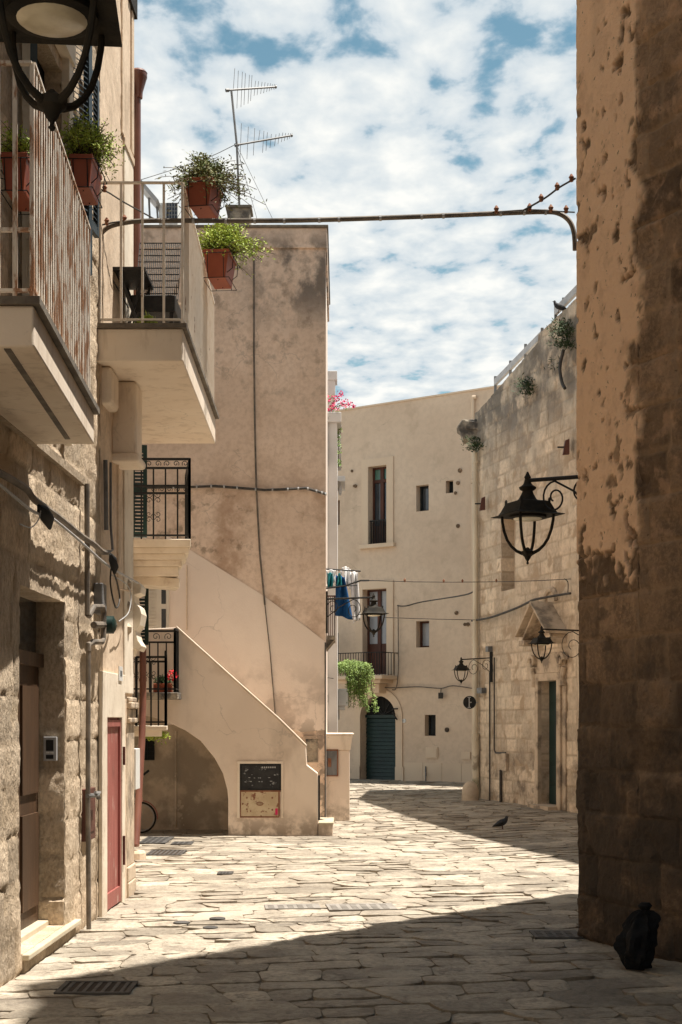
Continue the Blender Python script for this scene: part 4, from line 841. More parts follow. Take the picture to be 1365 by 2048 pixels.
# bicycle
bk = thing('bicycle', P(290, 1660, 21.4), 'bicycle with red mudguard half hidden behind the copper downpipe in the archway', 'bicycle')
def circ(c, r, ax, ay, n=32): return [Vector(c)+(ax*math.cos(2*math.pi*k/n)+ay*math.sin(2*math.pi*k/n))*r for k in range(n+1)]
fx = Vector((1,0.1,0)).normalized(); up = Vector((0,0,1)); wc_ = P(281, 1619, 21.3); wc_.z = .235; wr = .225
for k, cx_ in enumerate((wc_, wc_-fx*.78)):
    mb = MB(); mb.tube(circ(cx_, wr, fx, up), .016, 6); wo = mb.build('wheel', M['rubber'], bk, smooth=True)
    mb = MB(); mb.tube(circ(cx_, wr-.025, fx, up), .006, 5)
    for a in range(12): mb.tube([cx_, cx_+(fx*math.cos(a*.524)+up*math.sin(a*.524))*(wr-.025)], .0015, 3)
    mb.build('spokes', M['lgrey'], wo)
mb = MB(); mb.tube([wc_+(fx*math.cos(a)+up*math.sin(a))*(wr+.03) for a in [k*.2-.1 for k in range(14)]], .009, 5); mb.build('mudguard', M['red'], bk)
hb = wc_+fx*-.10+up*.5; mb = MB(); mb.tube([wc_, hb-up*.1, hb], .012, 6); mb.tube([hb-up*.12, wc_-fx*.5+up*.0], .013, 6); mb.tube([wc_-fx*.78, wc_-fx*.5, wc_-fx*.62+up*.42], .011, 6); mb.tube([hb-up*.1, wc_-fx*.6+up*.35], .013, 6); mb.build('frame', M['iron'], bk, smooth=True)
mb = MB(); mb.tube([hb+Vector((0,.25,.04)), hb+up*.03, hb+Vector((.03,-.2,.05)), hb+Vector((-.04,-.3,.04))], .011, 6); mb.tube([P(287,1550,21.2), P(298,1541,21.2)], .018, 7); mb.build('handlebar', M['rubber'], bk, smooth=True)
mb = MB(); q = wc_-fx*.62+up*.44; mb.lathe(q, [(.03,0),(.08,.02),(.07,.05),(.02,.06)], 10); mb.build('saddle', M['rubber'], bk, smooth=True)
# roof things
hv = thing('solar_heater', P(320, 420, 23.5), 'rooftop solar panel on a sloping frame beside the left downpipe', 'solar heater')
mb = MB(); mb.bar(P(282, 370, 23.5), P(318, 412, 23.5), .5, .06); mb.build('panel', M['lgrey'], hv)
mb = MB(); mb.bar(P(300, 440, 23.5), P(298, 395, 23.5), .03); mb.bar(P(316, 440, 23.5), P(314, 412, 23.5), .03); mb.build('stand', M['grey'], hv)
ac = thing('roof_unit', P(340, 430, 23.5), 'white rooftop unit with a dark square grille beside the solar panel', 'roof unit')
q0 = P(318, 442, 23.5); q1 = P(356, 404, 23.5); MB().box(q0.x, q1.x, 23.5, 23.9, 9.33, q1.z).build('casing', M['plate'], ac, bevel=.01)
q0 = P(333, 438, 23.49); q1 = P(355, 406, 23.49); MB().box(q0.x, q1.x, 23.48, 23.5, q0.z, q1.z).build('grille', M['panelb'], ac)
mb = MB()
for k in range(5): mb.bar((q0.x+(q1.x-q0.x)*k/4, 23.475, q0.z), (q0.x+(q1.x-q0.x)*k/4, 23.475, q1.z), .006); mb.bar((q0.x, 23.475, q0.z+(q1.z-q0.z)*k/4), (q1.x, 23.475, q0.z+(q1.z-q0.z)*k/4), .006)
mb.build('grille_bars', M['lgrey'], ac)
# antenna
an = thing('tv_antenna', P(479, 415, 23.2), 'two-boom television antenna on a thin mast above the chimney', 'antenna')
D = 23.2
MB().tube([P(479,412,D), P(474,290,D), P(463,180,D)], .018, 8).build('mast', M['grey'], an, smooth=True)
def boom(x0, y0, x1, y1, els):
    b0 = P(x0,y0,D); b1 = P(x1,y1,D+.4); mb = MB(); mb.tube([b0, b1], .016, 6); mb.tube([b1-(b1-b0)*.02, b1], .026, 6); mb.tube([b0, b0+(b1-b0)*.06], .03, 6); o = mb.build('boom', M['grey'], an); mb = MB()
    for t_, l0, l1 in els:
        p_ = b0.lerp(b1, t_); mb.tube([p_+Vector((.012,0,l0*D/F)), p_-Vector((.012,0,l1*D/F))], .004, 4)
    mb.build('element', M['grey'], o)
boom(452,180,553,173,[(.16,43,1),(.23,38,38),(.31,35,36),(.37,32,32),(.45,28,30),(.5,27,25),(.57,15,15),(.63,14,14),(.7,12,12),(.76,11,11),(.82,9,9),(.87,8,8),(.91,6,6),(.95,6,5),(.98,5,5)])
boom(470,290,585,270,[(.1,42,38),(.22,33,32),(.33,28,27),(.42,22,0),(.49,19,25),(.55,15,22),(.62,10,18),(.7,8,16),(.76,9,13),(.82,9,10),(.87,7,9),(.92,6,8),(.96,5,6),(.99,4,4)])
gy = thing('guy_wire', P(540, 430, 23.2), 'thin stay wires slanting down from the antenna mast to the roof', 'wire'); mb = MB(); mb.tube([P(475,292,D), P(545,436,D)], .004, 4); mb.tube([P(474,292,D), P(484,330,D), P(514,436,D)], .004, 4); mb.tube([P(468,290,D), P(440,304,D), P(400,322,D), P(240,372,D)], .006, 4); mb.build('wire', M['grey'], gy)
# ---------------------------------------------------------------- overhead conduit across the street
def catmull(pts, n=8):
    o = []; q = [pts[0]]+list(pts)+[pts[-1]]
    for i in range(1, len(q)-2):
        for k in range(n):
            t = k/n; p0,p1,p2,p3 = q[i-1],q[i],q[i+1],q[i+2]
            o.append(.5*((2*p1)+(p2-p0)*t+(2*p0-5*p1+4*p2-p3)*t*t+(3*p1-p0-3*p2+p3)*t**3))
    return o+[pts[-1]]
oc = thing('overhead_conduit', (0, 12, 6), 'thick grey conduit crossing the sky from the left house to the right wall', 'conduit')
path = [(192,590),(191,520),(197,478),(215,455),(250,445),(300,441),(450,441),(600,440),(800,434),(1000,426),(1090,423),(1120,427),(1140,442),(1149,466),(1151,500)]
def dd(px_): return 12.45-.35*(px_-190)/960
pts = catmull([P(x_, y_, dd(x_)) for x_, y_ in path], 5); MB().tube(pts, .021, 9).build('tube', M['conduit'], oc, smooth=True)
mb = MB()
for px_ in (330,415,478,530,585,640,700,760,850,925,1000,1060,1100):
    for i in range(len(pts)-1):
        if (pts[i].x/pts[i].y*F+CX) < px_ <= (pts[i+1].x/pts[i+1].y*F+CX): mb.tube([pts[i], pts[i]+(pts[i+1]-pts[i]).normalized()*.02], .026, 9); break
mb.build('clamp', M['lgrey'], oc)
def cable(name, label, pts_, r, m='cable', knots=(), sm=True):
    t = thing(name, pts_[0], label, 'cable'); q = catmull([Vector(p_) for p_ in pts_], 6) if sm else pts_; MB().tube(q, r, 6).build('strand', M[m], t, smooth=True)
    if knots:
        mb = MB()
        for f_ in knots: i = int(f_*(len(q)-1)); p_ = q[i]; MB().lathe(p_, [(.014,-.01),(.02,.0),(.016,.015),(.024,.028),(.016,.04),(.006,.055)], 7).build('insulator', M['rustd'], t)
    return t
cable('stay_cable', 'thin steel cable with rusty knobs slanting up to the right wall above the conduit', [P(1046,421,12.1), P(1090,396,12.0), P(1120,374,11.9), P(1152,356,11.8)], .008, knots=(.3,.62,.9))
cable('stay_cable', 'short horizontal steel cable with knobs right of the conduit bend', [P(985,424,12.1), P(1060,419,12.1), P(1110,422,12.0), P(1150,424,11.9)], .006, knots=(.1,.35,.62,.86))
cable('stay_cable', 'thin cable with knobs slanting down behind the planter on the left house', [P(192,377,12.3), P(214,383,12.3), P(250,405,12.6), P(310,438,13.3)], .007, knots=(.15,.3))
cable('stay_cable', 'short cable with rusty knobs at the left end of the overhead conduit', [P(190,450,12.4), P(205,449,12.4), P(235,443,12.4), P(275,440,12.5)], .007, knots=(.1,.45,.8))
cable('cable_bundle', 'thick twisted cable bundle sagging along the near left stone wall', [LP.w(-150,900,.08), LP.w(-60,930,.08), LP.w(18,975,.1), LP.w(40,1000,.1), LP.w(90,1035,.1), LP.w(140,1072,.09), LP.w(165,1088,.09), LP.w(185,1103,.08), LP.w(198,1105,.08)], .024, 'conduit')
cable('cable_bundle', 'thin pale twisted cable with black splices below the thick bundle on the left wall', [LP.w(-150,900,.1), LP.w(-60,950,.1), LP.w(25,1022,.13), LP.w(60,1030,.12), LP.w(120,1075,.12), LP.w(180,1122,.1), LP.w(215,1145,.1), LP.w(255,1166,.1)], .010, 'lgrey')
sp2 = thing('cable_splice', LP.w(45,1028,.14), 'black wrapped cable splice nearest to the camera on the left wall', 'splice'); q = LP.w(46,1028,.14); MB().tube([q+Vector((0,-.16,.03)), q+Vector((.01,-.08,.01)), q+Vector((.01,.08,-.02)), q+Vector((0,.2,-.07))], [.012,.04,.045,.012], 9).build('tape_wrap', M['rubber'], sp2, smooth=True)
sp2 = thing('cable_splice', LP.w(195,1128,.14), 'black cable splice hanging beside the grey regulator pipe', 'splice'); q = LP.w(192,1125,.14); MB().tube([q+Vector((0,-.1,.06)), q+Vector((.01,-.04,.02)), q+Vector((.01,.06,-.03)), q+Vector((0,.12,-.08))], [.012,.035,.035,.012], 9).build('tape_wrap', M['rubber'], sp2, smooth=True)
cable('loose_cable', 'loose black cables looping down the left wall below the splice', [LP.w(200,1130,.1), LP.w(198,1170,.1), LP.w(204,1215,.12), LP.w(217,1200,.1), LP.w(213,1170,.1), LP.w(203,1140,.1)], .008)
cable('loose_cable', 'pale thin wire looping over the plaster beside the carved bracket', [LP.w(205,1150,.08), LP.w(235,1168,.08), LP.w(243,1190,.09), LP.w(238,1225,.09), LP.w(220,1243,.08)], .005, 'lgrey')
cable('loose_cable', 'white wire loop hanging at the left edge of the view', [LP.w(-5,1048,.14), LP.w(12,1055,.16), LP.w(28,1040,.16), LP.w(33,1022,.16)], .004, 'lgrey')
# ---------------------------------------------------------------- whitewashed house behind
wh = thing('whitewashed_house', (-.6, 26.5, 0), 'narrow bluish white house strip right of the peach house', 'house')
YW = 26.0; xr = P(675, 0, YW).x
MB().box(-4, xr, YW, 31, -.1, P(0,845,YW).z).build('wall', M['white'], wh)
mb = MB(); mb.box(-4, P(683,0,YW).x, YW-.06, 31.05, P(0,845,YW).z, P(0,825,YW).z); mb.build('cornice', M['white'], wh, bevel=.01)
mb = MB(); q = P(671,765,YW+.5); mb.box(-.6, q.x, YW+.5, YW+.9, P(0,845,YW).z, P(0,760,YW+.5).z); q2 = P(675,742,YW+.5); mb.box(-.64, q2.x, YW+.46, YW+.94, P(0,760,YW+.5).z, q2.z); mb.build('chimney', M['white'], wh, bevel=.01)
mb = MB(); q = P(677,955,YW+2); mb.box(xr, P(691,0,YW+2).x, YW+1.8, YW+3, q.z-.1, q.z); mb.lathe((xr+.05, YW+2, q.z-.25), [(.02,-.1),(.04,0),(.02,.15)], 8); mb.build('side_bracket', M['white'], wh)
mb = MB(); q = P(655,1390,YW); mb.bar(P(653,1355,YW-.03), P(667,1357,YW-.2), .015); mb.bar(P(655,1390,YW-.01), P(655,1405,YW-.01), .03); mb.build('pin', M['grey'], wh)
# side balcony of white house with hanging green plant
YG = 30.0; sb_ = MB(); q0 = P(672,1425,YG); q1 = P(697,1385,YG); sb_.box(xr-.05, q1.x, YG, YG+1.4, q0.z+.14, q0.z+.5); sb_.box(xr-.05, q1.x-.06, YG+.05, YG+1.3, q0.z+.05, q0.z+.139); sb_.box(xr-.05, P(680,0,YG).x, YG+.1, YG+1.2, P(0,1440,YG).z, q0.z+.049)
gb = sb_.build('side_balcony', M['white'], wh, bevel=.02)
gv = thing('hanging_plant', P(710, 1330, 30), 'big green trailing plant spilling over the small white side balcony', 'plant')
mb = MB(); rn = random.Random(21); stm = MB()
for i in range(520):
    t = rn.random(); px_ = 676+rn.random()*62; topy = 1322+abs(px_-706)*.25+rn.uniform(-4,8); L_ = rn.uniform(15, 60)+ (40 if 695 < px_ < 730 else 0)*rn.random()
    if px_ < 694: L_ *= .35
    if px_ > 725 and rn.random() < .5: L_ *= .6
    dx = rn.uniform(-3, 14)*(.4+.6*(px_-676)/62); dpt = 29.75+rn.random()*.8
    for k in range(int(6+L_*.55)):
        f_ = rn.random(); p_ = P(px_+dx*f_+rn.gauss(0,1.5), topy+L_*f_-10*math.sin(f_*3)*.6, dpt+rn.gauss(0,.05)); d_ = Vector((rn.uniform(-1,1),rn.uniform(-1,1),rn.uniform(-1,.3))).normalized(); l_ = rn.uniform(.02,.045); s__ = d_.orthogonal().normalized()*l_*.3
        mb.add([p_, p_+d_*l_*.5-s__, p_+d_*l_, p_+d_*l_*.5+s__], [(0,1,2,3)])
    if i % 6 == 0: stm.tube([P(px_,topy,dpt), P(px_+dx*.6,topy+L_*.5,dpt), P(px_+dx,topy+L_,dpt)], .004, 4)
for (px_, y0_, y1_) in ((735,1390,1425),(752,1388,1425),(728,1385,1412)):
    for k in range(150): f_ = rn.random(); p_ = P(px_+rn.gauss(0,2.5)-6*(1-f_)*(1-f_), y0_+(y1_-y0_)*f_, 29.8+rn.gauss(0,.05)); d_ = Vector((rn.uniform(-1,1),rn.uniform(-1,1),rn.uniform(-1,.3))).normalized(); s__ = d_.orthogonal().normalized()*.01; mb.add([p_, p_+d_*.02-s__, p_+d_*.045, p_+d_*.02+s__], [(0,1,2,3)])
    stm.tube([P(px_-18,y0_-40,29.8), P(px_-6,y0_,29.8), P(px_,y1_,29.8)], .005, 4)
mb.build('foliage', M['leaf_g'], gv, fix=False); stm.build('stems', M['stem'], gv, fix=False)
bv = thing('bougainvillea', P(665, 830, 26.5), 'magenta bougainvillea spray above the white house cornice', 'plant')
def blobs(mb, spots, D_, n, sg, lf, sd):
    rn = random.Random(sd)
    for (px_, py_) in spots:
        for k in range(n):
            p_ = P(px_+rn.gauss(0,sg), py_+rn.gauss(0,sg), D_+rn.gauss(0,.12)); d_ = Vector((rn.uniform(-1,1),rn.uniform(-1,1),rn.uniform(-1,1))).normalized()*lf; e_ = d_.orthogonal().normalized()*lf*.8; mb.add([p_-d_,p_-e_,p_+d_,p_+e_],[(0,1,2,3)])
mb = MB(); blobs(mb, [(660,800),(668,808),(676,800),(684,806),(692,804),(700,810),(708,812),(664,815),(675,816),(684,787),(678,791),(655,794),(668,795),(690,812),(658,818)], 26.3, 16, 2.8, .02, 3); mb.build('bracts', M['pink'], bv, fix=False)
mb = MB(); blobs(mb, [(660,790),(668,798),(680,812),(672,820),(655,805),(695,812)], 26.35, 12, 3.5, .02, 4); mb.build('foliage', M['leaf_g'], bv, fix=False)
mb = MB(); mb.tube([P(650,830,26.4), P(670,800,26.4), P(686,786,26.4)], .006, 4); mb.tube([P(650,830,26.4), P(680,806,26.4), P(712,812,26.4)], .006, 4); mb.build('stems', M['stem'], bv)
jv = thing('climbing_vine', P(678, 930, 26.6), 'thin green vine with white flowers trailing down the side of the white house', 'plant')
mb = MB(); blobs(mb, [(678,850),(681,858),(677,866),(679,874),(676,884),(680,893),(678,905),(677,922),(680,930)], 26.6, 22, 2.4, .018, 6); mb.build('foliage', M['leaf_g'], jv, fix=False)
mb = MB(); blobs(mb, [(680,852),(678,870),(680,890)], 26.5, 8, 2.5, .014, 7); mb.build('flowers', M['wcloth'], jv, fix=False)
MB().tube([P(675,830,26.6), P(678,880,26.6), P(677,935,26.6)], .006, 4).build('stems', M['stem'], jv)
# annex block
ax_ = thing('masonry_box', (0, 23.8, 0), 'low rendered masonry block with flared cap right of the stair foot', 'utility block')
YA = 23.6; x0 = P(648,0,YA).x; x1 = P(700,0,YA).x; zt = P(0,1467,YA).z
MB().box(x0, x1, YA, YA+.9, -.1, zt-.28).build('body', M['stair'], ax_, bevel=.012)
mb = MB(); mb.hexa([(x0,YA-.02,zt-.28),(x1+.01,YA-.02,zt-.28),(x1+.01,YA+.92,zt-.28),(x0,YA+.92,zt-.28),(x0,YA-.04,zt-.03),(x1+.05,YA-.04,zt-.03),(x1+.05,YA+.95,zt-.03),(x0,YA+.95,zt-.03)]); mb.box(x0, x1+.07, YA-.05, YA+.97, zt-.029, zt); mb.build('cap', M['slab'], ax_, bevel=.01)
mb = MB(); yb(mb, 652,1501,675,1551, 0,.02, YA); cb_ = mb.build('cabinet', M['grey'], ax_)
mb = MB(); yb(mb, 650,1499,677,1502, 0,.03, YA); yb(mb, 674.5,1502,677,1551, .0,.03, YA); yb(mb, 650,1551,677,1553, .0,.03, YA); yb(mb, 656,1517,663,1534, .02,.03, YA); mb.build('frame', M['rustd'], cb_)
# side balcony at the corner of the peach house + clothes rods + laundry
cbk = MB(); YB = 22.4; q0 = P(650,1285,YB); q1 = P(671,1275,YB); cbk.box(-.236, q1.x, YB, YB+1.2, q1.z-.03, q1.z+.03); cbk.prism([(-.236,YB+.1,q1.z-.03),(q1.x-.02,YB+.1,q1.z-.03),(-.236,YB+.1,q1.z-.18)], (0,1.0,0)); cbo = cbk.build('corner_balcony', M['corbel'], mh)
zr = P(0,1192,YB).z; mb = MB()
for k in range(5): xx = -.225+(q1.x+.215)*k/4; mb.bar((xx,YB+.02,q1.z), (xx,YB+.02,zr), .012)
for k in range(12): yy = YB+.02+1.1*k/11; mb.bar((q1.x-.01,yy,q1.z), (q1.x-.01,yy,zr), .012)
mb.bar((-.235,YB+.02,zr), (q1.x,YB+.02,zr), .03, .02); mb.bar((q1.x-.01,YB,zr), (q1.x-.01,YB+1.15,zr), .03, .02); mb.build('railing', M['brown'], cbo)
cr = thing('clothes_rack', P(690, 1165, 23), 'iron clothes rods sticking out from the peach house corner', 'clothes rack')
YR = 23.2; mb = MB(); mb.tube([P(650,1138,YR), P(722,1142.5,YR+.05)], .012, 6); mb.tube([P(652,1177,YR-.3), P(690,1172,YR-.35), P(722,1161,YR-.4), P(739,1161,YR-.4)], .014, 6); mb.tube([P(650,1174,YR), P(715,1171,YR)], .008, 5); mb.bar(P(648,1190,YR-.2), P(648,1235,YR-.2), .03); mb.build('rod', M['iron'], cr)
def cloth(label, pts_, m, D_, name='hanging_cloth'):
    t = thing(name, P(pts_[0][0], pts_[0][1], D_), label, 'laundry', 'laundry on the rods')
    mb = MB(); n = len(pts_); nx, ny = 14, 14
    # pts: top-left, top-right, bottom-right, bottom-left
    for j in range(ny+1):
        for i in range(nx+1):
            u, v = i/nx, j/ny; a0 = (pts_[0][0]*(1-u)+pts_[1][0]*u, pts_[0][1]*(1-u)+pts_[1][1]*u); a1 = (pts_[3][0]*(1-u)+pts_[2][0]*u, pts_[3][1]*(1-u)+pts_[2][1]*u)
            p_ = P(a0[0]*(1-v)+a1[0]*v, a0[1]*(1-v)+a1[1]*v+1.2*math.sin(u*9+v), D_+.04*math.sin(u*11+v*2.5)+.05*v*noise.noise(Vector((u*3,v*2,D_*7)))); mb.v.append(tuple(p_))
    for j in range(ny):
        for i in range(nx): a = j*(nx+1)+i; mb.f.append((a,a+1,a+nx+2,a+nx+1))
    o = mb.build('cloth', M[m], t, smooth=True, fix=False); md = o.modifiers.new('s', 'SOLIDIFY'); md.thickness = .006
cloth('crumpled white cloth at the left end of the laundry rods', [(652,1140),(672,1140),(670,1164),(655,1168)], 'wcloth', 23.15)
cloth('small teal cloth hanging between the white ones at left', [(655,1146),(666,1146),(666,1172),(656,1174)], 'tcloth', 23.05)
cloth('large royal blue garment hanging lowest on the left side of the rods', [(672,1150),(690,1154),(706,1240),(671,1230)], 'bcloth', 23.1)
cloth('long white cloth hanging at the right end of the laundry rods', [(700,1144),(716,1144),(721,1240),(707,1246)], 'wcloth', 23.3)
cloth('white shirt bunched over the upper rod behind the blue garment', [(680,1140),(702,1138),(704,1180),(688,1168)], 'wcloth', 23.4)
cloth('white sheet peak draped over the top rod at its middle', [(684,1134),(698,1134),(708,1160),(682,1160)], 'wcloth', 23.5)
cloth('narrow teal shirt sleeve beside the blue garment', [(677,1147),(682,1147),(684,1172),(674,1170)], 'tcloth', 23.02)
# ---------------------------------------------------------------- far facade
ff = thing('beige_house', (2, 36, 0), 'wide plain beige house closing the end of the street with a green roller door', 'house')
FP = Pl((-.75, 37.8), (6.2, 32.92))
def fo(x0, y0, x1, y1, dep=.28): r_ = FP.rect(x0, y0, x1, y1); return (*r_, dep)
O1 = fo(738,932,775,1088); O2 = fo(833,970,858,1022); O3 = fo(892,961,907,986); O4 = fo(727,1178,775,1349); O5 = fo(833,1242,859,1295); O6 = fo(850,1430,872,1472); O7 = fo(722,1392,793,1563,.45); O8 = fo(672,1000,680,1050)
O7 = (O7[0], O7[1], .0, O7[3], .3)
wall('wall', M['far'], ff, FP, 0, FP.len, -.1, 9.8, .3, .01, ops=[O1,O2,O3,O4,O5,O6,O7,O8], back=.5, ns=.4)
mb = MB(); mb.pbox(FP, 0, FP.len, -.1, 9.75, -4, -.5); mb.build('wall_core', M['dark'], ff)
mb = MB(); mb.pbox(FP, 0, FP.len, 9.8, 9.84, -.5, .03); mb.build('coping', M['far_trim'], ff)
def frame(o, w_, pr=.04, sill=True, m='far_trim'):
    mb = MB(); mb.pbox(FP, o[0]-w_, o[0], o[2], o[3]+w_, 0, pr); mb.pbox(FP, o[1], o[1]+w_, o[2], o[3]+w_, 0, pr); mb.pbox(FP, o[0], o[1], o[3], o[3]+w_, 0, pr)
    if sill: mb.pbox(FP, o[0]-w_-.05, o[1]+w_+.05, o[2]-.1, o[2], -.1, .1)
    return mb.build('surround', M[m], ff)
frame(O1, .2); frame(O4, .2, sill=False)
def glaze(o, leaves, name='window', dark='door2', mid=None, glass='glass', lower=None, upper=None):
    b = .24; fr_ = MB(); W_ = o[1]-o[0]; fw = .05
    fr_.pbox(FP, o[0], o[0]+fw, o[2], o[3], -b, -b+.05); fr_.pbox(FP, o[1]-fw, o[1], o[2], o[3], -b, -b+.05); fr_.pbox(FP, o[0]+fw, o[1]-fw, o[3]-fw, o[3], -b, -b+.05); fr_.pbox(FP, o[0]+fw, o[1]-fw, o[2], o[2]+fw, -b, -b+.05)
    for k in range(1, leaves): fr_.pbox(FP, o[0]+W_*k/leaves-.05, o[0]+W_*k/leaves+.05, o[2]+fw, o[3]-fw, -b, -b+.055)
    if mid: fr_.pbox(FP, o[0]+fw, o[1]-fw, mid-.04, mid+.04, -b, -b+.06)
    w0 = fr_.build(name, M[dark], ff); mb = MB(); z0_ = lower or o[2]; z1_ = mid if upper else o[3]
    mb.pbox(FP, o[0], o[1], z0_, z1_, -b-.01, -b+.01); mb.build('pane', M[glass], w0)
    if lower: mb = MB(); mb.pbox(FP, o[0], o[1], o[2], lower, -b-.01, -b+.03); mb.build('lower_panel', M['door2'], w0)
    if upper: mb = MB(); mb.pbox(FP, o[0], o[1], mid, o[3], -b-.01, -b+.012); mb.build('transom_pane', M[upper], w0)
    return w0
w1 = glaze(O1, 2, 'balcony_door', mid=FP.at(756,960)[1], upper='tglass', lower=O1[2]+.5)
mb = MB()
for k in range(12): s_ = O1[0]+(O1[1]-O1[0])*k/11; mb.pbox(FP, s_-.008, s_+.008, O1[2], O1[2]+.62, -.06, -.04)
mb.pbox(FP, O1[0], O1[1], O1[2]+.6, O1[2]+.63, -.07, -.03); mb.build('guard_rail', M['iron'], ff)
glaze(O2, 1, 'window', 'iron', glass='glass'); glaze(O3, 2, 'window', 'iron'); glaze(O5, 1, 'window', 'door2', glass='curtain'); w4 = glaze(O4, 2, 'balcony_door', lower=O4[2]+.8, glass='curtain')
w6 = glaze(O6, 2, 'window', 'iron'); glaze(O8, 1, 'window', 'green', glass='tglass')
# arched roller door
rad = (O7[1]-O7[0])/2; cx_ = (O7[0]+O7[1])/2; zc = O7[3]-rad
sp3 = MB(); n = 12
for sgn in (-1, 1):
    ptsA = [FP.p(cx_+sgn*rad*math.cos(k/n*math.pi/2), zc+rad*math.sin(k/n*math.pi/2), .005) for k in range(n+1)]
    sp3.prism(ptsA+[FP.p(cx_+sgn*rad, O7[3]+.002, .005)], Vector((-FP.n.x, -FP.n.y, 0))*.3)
sp3.build('arch_spandrel', M['far'], ff)
sp3 = MB()
for k in range(16):
    a0, a1 = k/16*math.pi, (k+1)/16*math.pi; r0, r1 = rad, rad+.2
    q = [FP.p(cx_+r_*math.cos(a), zc+r_*math.sin(a), o_) for o_ in (.006, .035) for r_, a in ((r0,a0),(r1,a0),(r1,a1),(r0,a1))]; sp3.hexa(q)
for sgn in (-1, 1): s0_, s1_ = sorted((cx_+sgn*rad, cx_+sgn*(rad+.2))); sp3.pbox(FP, s0_, s1_, .1, zc, .006, .035); s0_, s1_ = sorted((cx_+sgn*rad, cx_+sgn*(rad+.25))); sp3.pbox(FP, s0_, s1_, .05, .5, .006, .06)
sp3.build('arch_surround', M['far_trim'], ff)
rdm = MB(); z = .14
while z < zc-.06: rdm.hexa([FP.p(O7[0]+.02,z,-.26),FP.p(O7[1]-.02,z,-.26),FP.p(O7[1]-.02,z,-.22),FP.p(O7[0]+.02,z,-.22),FP.p(O7[0]+.02,z+.095,-.26),FP.p(O7[1]-.02,z+.095,-.26),FP.p(O7[1]-.02,z+.095,-.245),FP.p(O7[0]+.02,z+.095,-.245)]); z += .1
rdm.build('roller_door', M['garage'], ff)
mb = MB(); mb.pbox(FP, O7[0], O7[1], zc-.02, zc+.06, -.25, -.2); mb.build('roller_box', M['garage'], ff); mb = MB(); mb.pbox(FP, O7[0], O7[1], zc+.06, O7[3], -.26, -.25); fan = mb.build('fanlight', M['dark'], ff)
mb = MB()
for k in range(1, 6): a = k/6*math.pi; mb.bar(FP.p(cx_, zc+.06, -.23), FP.p(cx_+rad*.97*math.cos(a), zc+rad*.97*math.sin(a), -.23), .02)
mb.build('fan_bars', M['iron'], fan)
# balcony
a, b = FP.at(660, 1350)[0], FP.at(797, 1350)[0]; zb = FP.at(770, 1352)[1]; a = O4[0]-.5
mb = MB(); mb.pbox(FP, a, b, zb-.1, zb, 0, .75); mb.pbox(FP, a+.1, b-.15, zb-.2, zb-.1, 0, .6); mb.pbox(FP, a+.2, a+.45, zb-.45, zb-.2, 0, .35); mb.pbox(FP, b-.7, b-.35, zb-.45, zb-.2, 0, .35); fb_ = mb.build('balcony', M['far_trim'], ff, bevel=.02)
mb = MB(); zr = FP.at(790,1305)[1]-.02
for k in range(20): s_ = a+.03+(b-a-.06)*k/19; mb.bar(FP.p(s_, zb, .7), FP.p(s_, zr, .7), .018)
for k in range(1, 5): mb.bar(FP.p(b-.03, zb, .7*k/5), FP.p(b-.03, zr, .7*k/5), .018)
mb.bar(FP.p(a, zr, .7), FP.p(b, zr, .7), .04, .02); mb.bar(FP.p(b-.03, zr, 0), FP.p(b-.03, zr, .7), .04, .02); mb.build('railing', M['iron'], fb_)
mb = MB(); q0 = FP.w(670, 1325, .5); q1 = FP.w(698, 1268, .5)
for k in range(9): x_ = q0.lerp(q1, k/8); mb.bar((x_.x, x_.y, q0.z-.2), (x_.x, x_.y, q1.z), .05, .01)
mb.bar((q0.x,q0.y,q1.z), (q1.x,q1.y,q1.z), .03); mb.build('slatted_screen', M['grey'], ff)
# details
mb = MB()
for (px_, py_, r_) in ((705,942,.035),(712,972,.045),(709,972,.03),(921,941,.055),(917,966,.05),(912,986,.04),(917,1052,.05),(914,1226,.05),(937,1249,.05),(931,1249,.04),(895,1460,.06)):
    q = FP.w(px_, py_, .0); n3 = Vector((FP.n.x, FP.n.y, 0)); mb.tube([q-n3*.05, q+n3*.03], r_, 10)
mb.build('putlog_hole', M['rstone'], ff)
mb = MB(); r_ = FP.rect(853,1495,877,1517); mb.pbox(FP, *r_, 0, .03); mb.pbox(FP, r_[0]+.03, r_[1]-.03, r_[2]+.03, r_[3]-.03, .03, .04); mb.build('hatch', M['far_trim'], ff)
mb = MB(); r_ = FP.rect(924,1504,942,1519); mb.pbox(FP, *r_, 0, .03); mb.build('hatch', M['far_trim'], ff)
mb = MB(); s0_ = O7[1]+.26
for k in range(6): mb.pbox(FP, s0_+k*.56, s0_+k*.56+.55, -.05, .62, 0, .03)
mb.build('stone_skirting', M['far_trim'], ff)
mb = MB(); mb.tube([FP.w(948,795,.06), FP.w(949,798,.06), FP.w(948,900,.06), FP.w(950,1400,.06), FP.w(950,1518,.06)], .04, 8); mb.tube([FP.w(948,795,.06), FP.w(955,795,.06)], .045, 8); mb.build('downpipe', M['far_trim'], ff, smooth=True)
mb = MB(); mb.tube([FP.w(790,1418,.1), FP.w(800,1418,.1)], .02, 6); mb.tube([FP.w(790,1425,.1), FP.w(799,1440,.1)], .02, 6); mb.build('door_stay', M['iron'], ff)
pl_ = thing('house_number_plate', FP.w(809,1442,.03), 'small pale blue oval number plate right of the green roller door', 'sign'); q = FP.w(809,1442,.0); n3 = Vector((FP.n.x, FP.n.y, 0)); MB().tube([q, q+n3*.02], .055, 14).build('plate', M['plate'], pl_)
mb = MB()
for k in (-1, 1): mb.bar(q+n3*.024+Vector((.02*k,0,-.02)), q+n3*.024+Vector((.02*k,0,.02)), .01, .004)
mb.build('numeral', M['blueshut'], pl_)
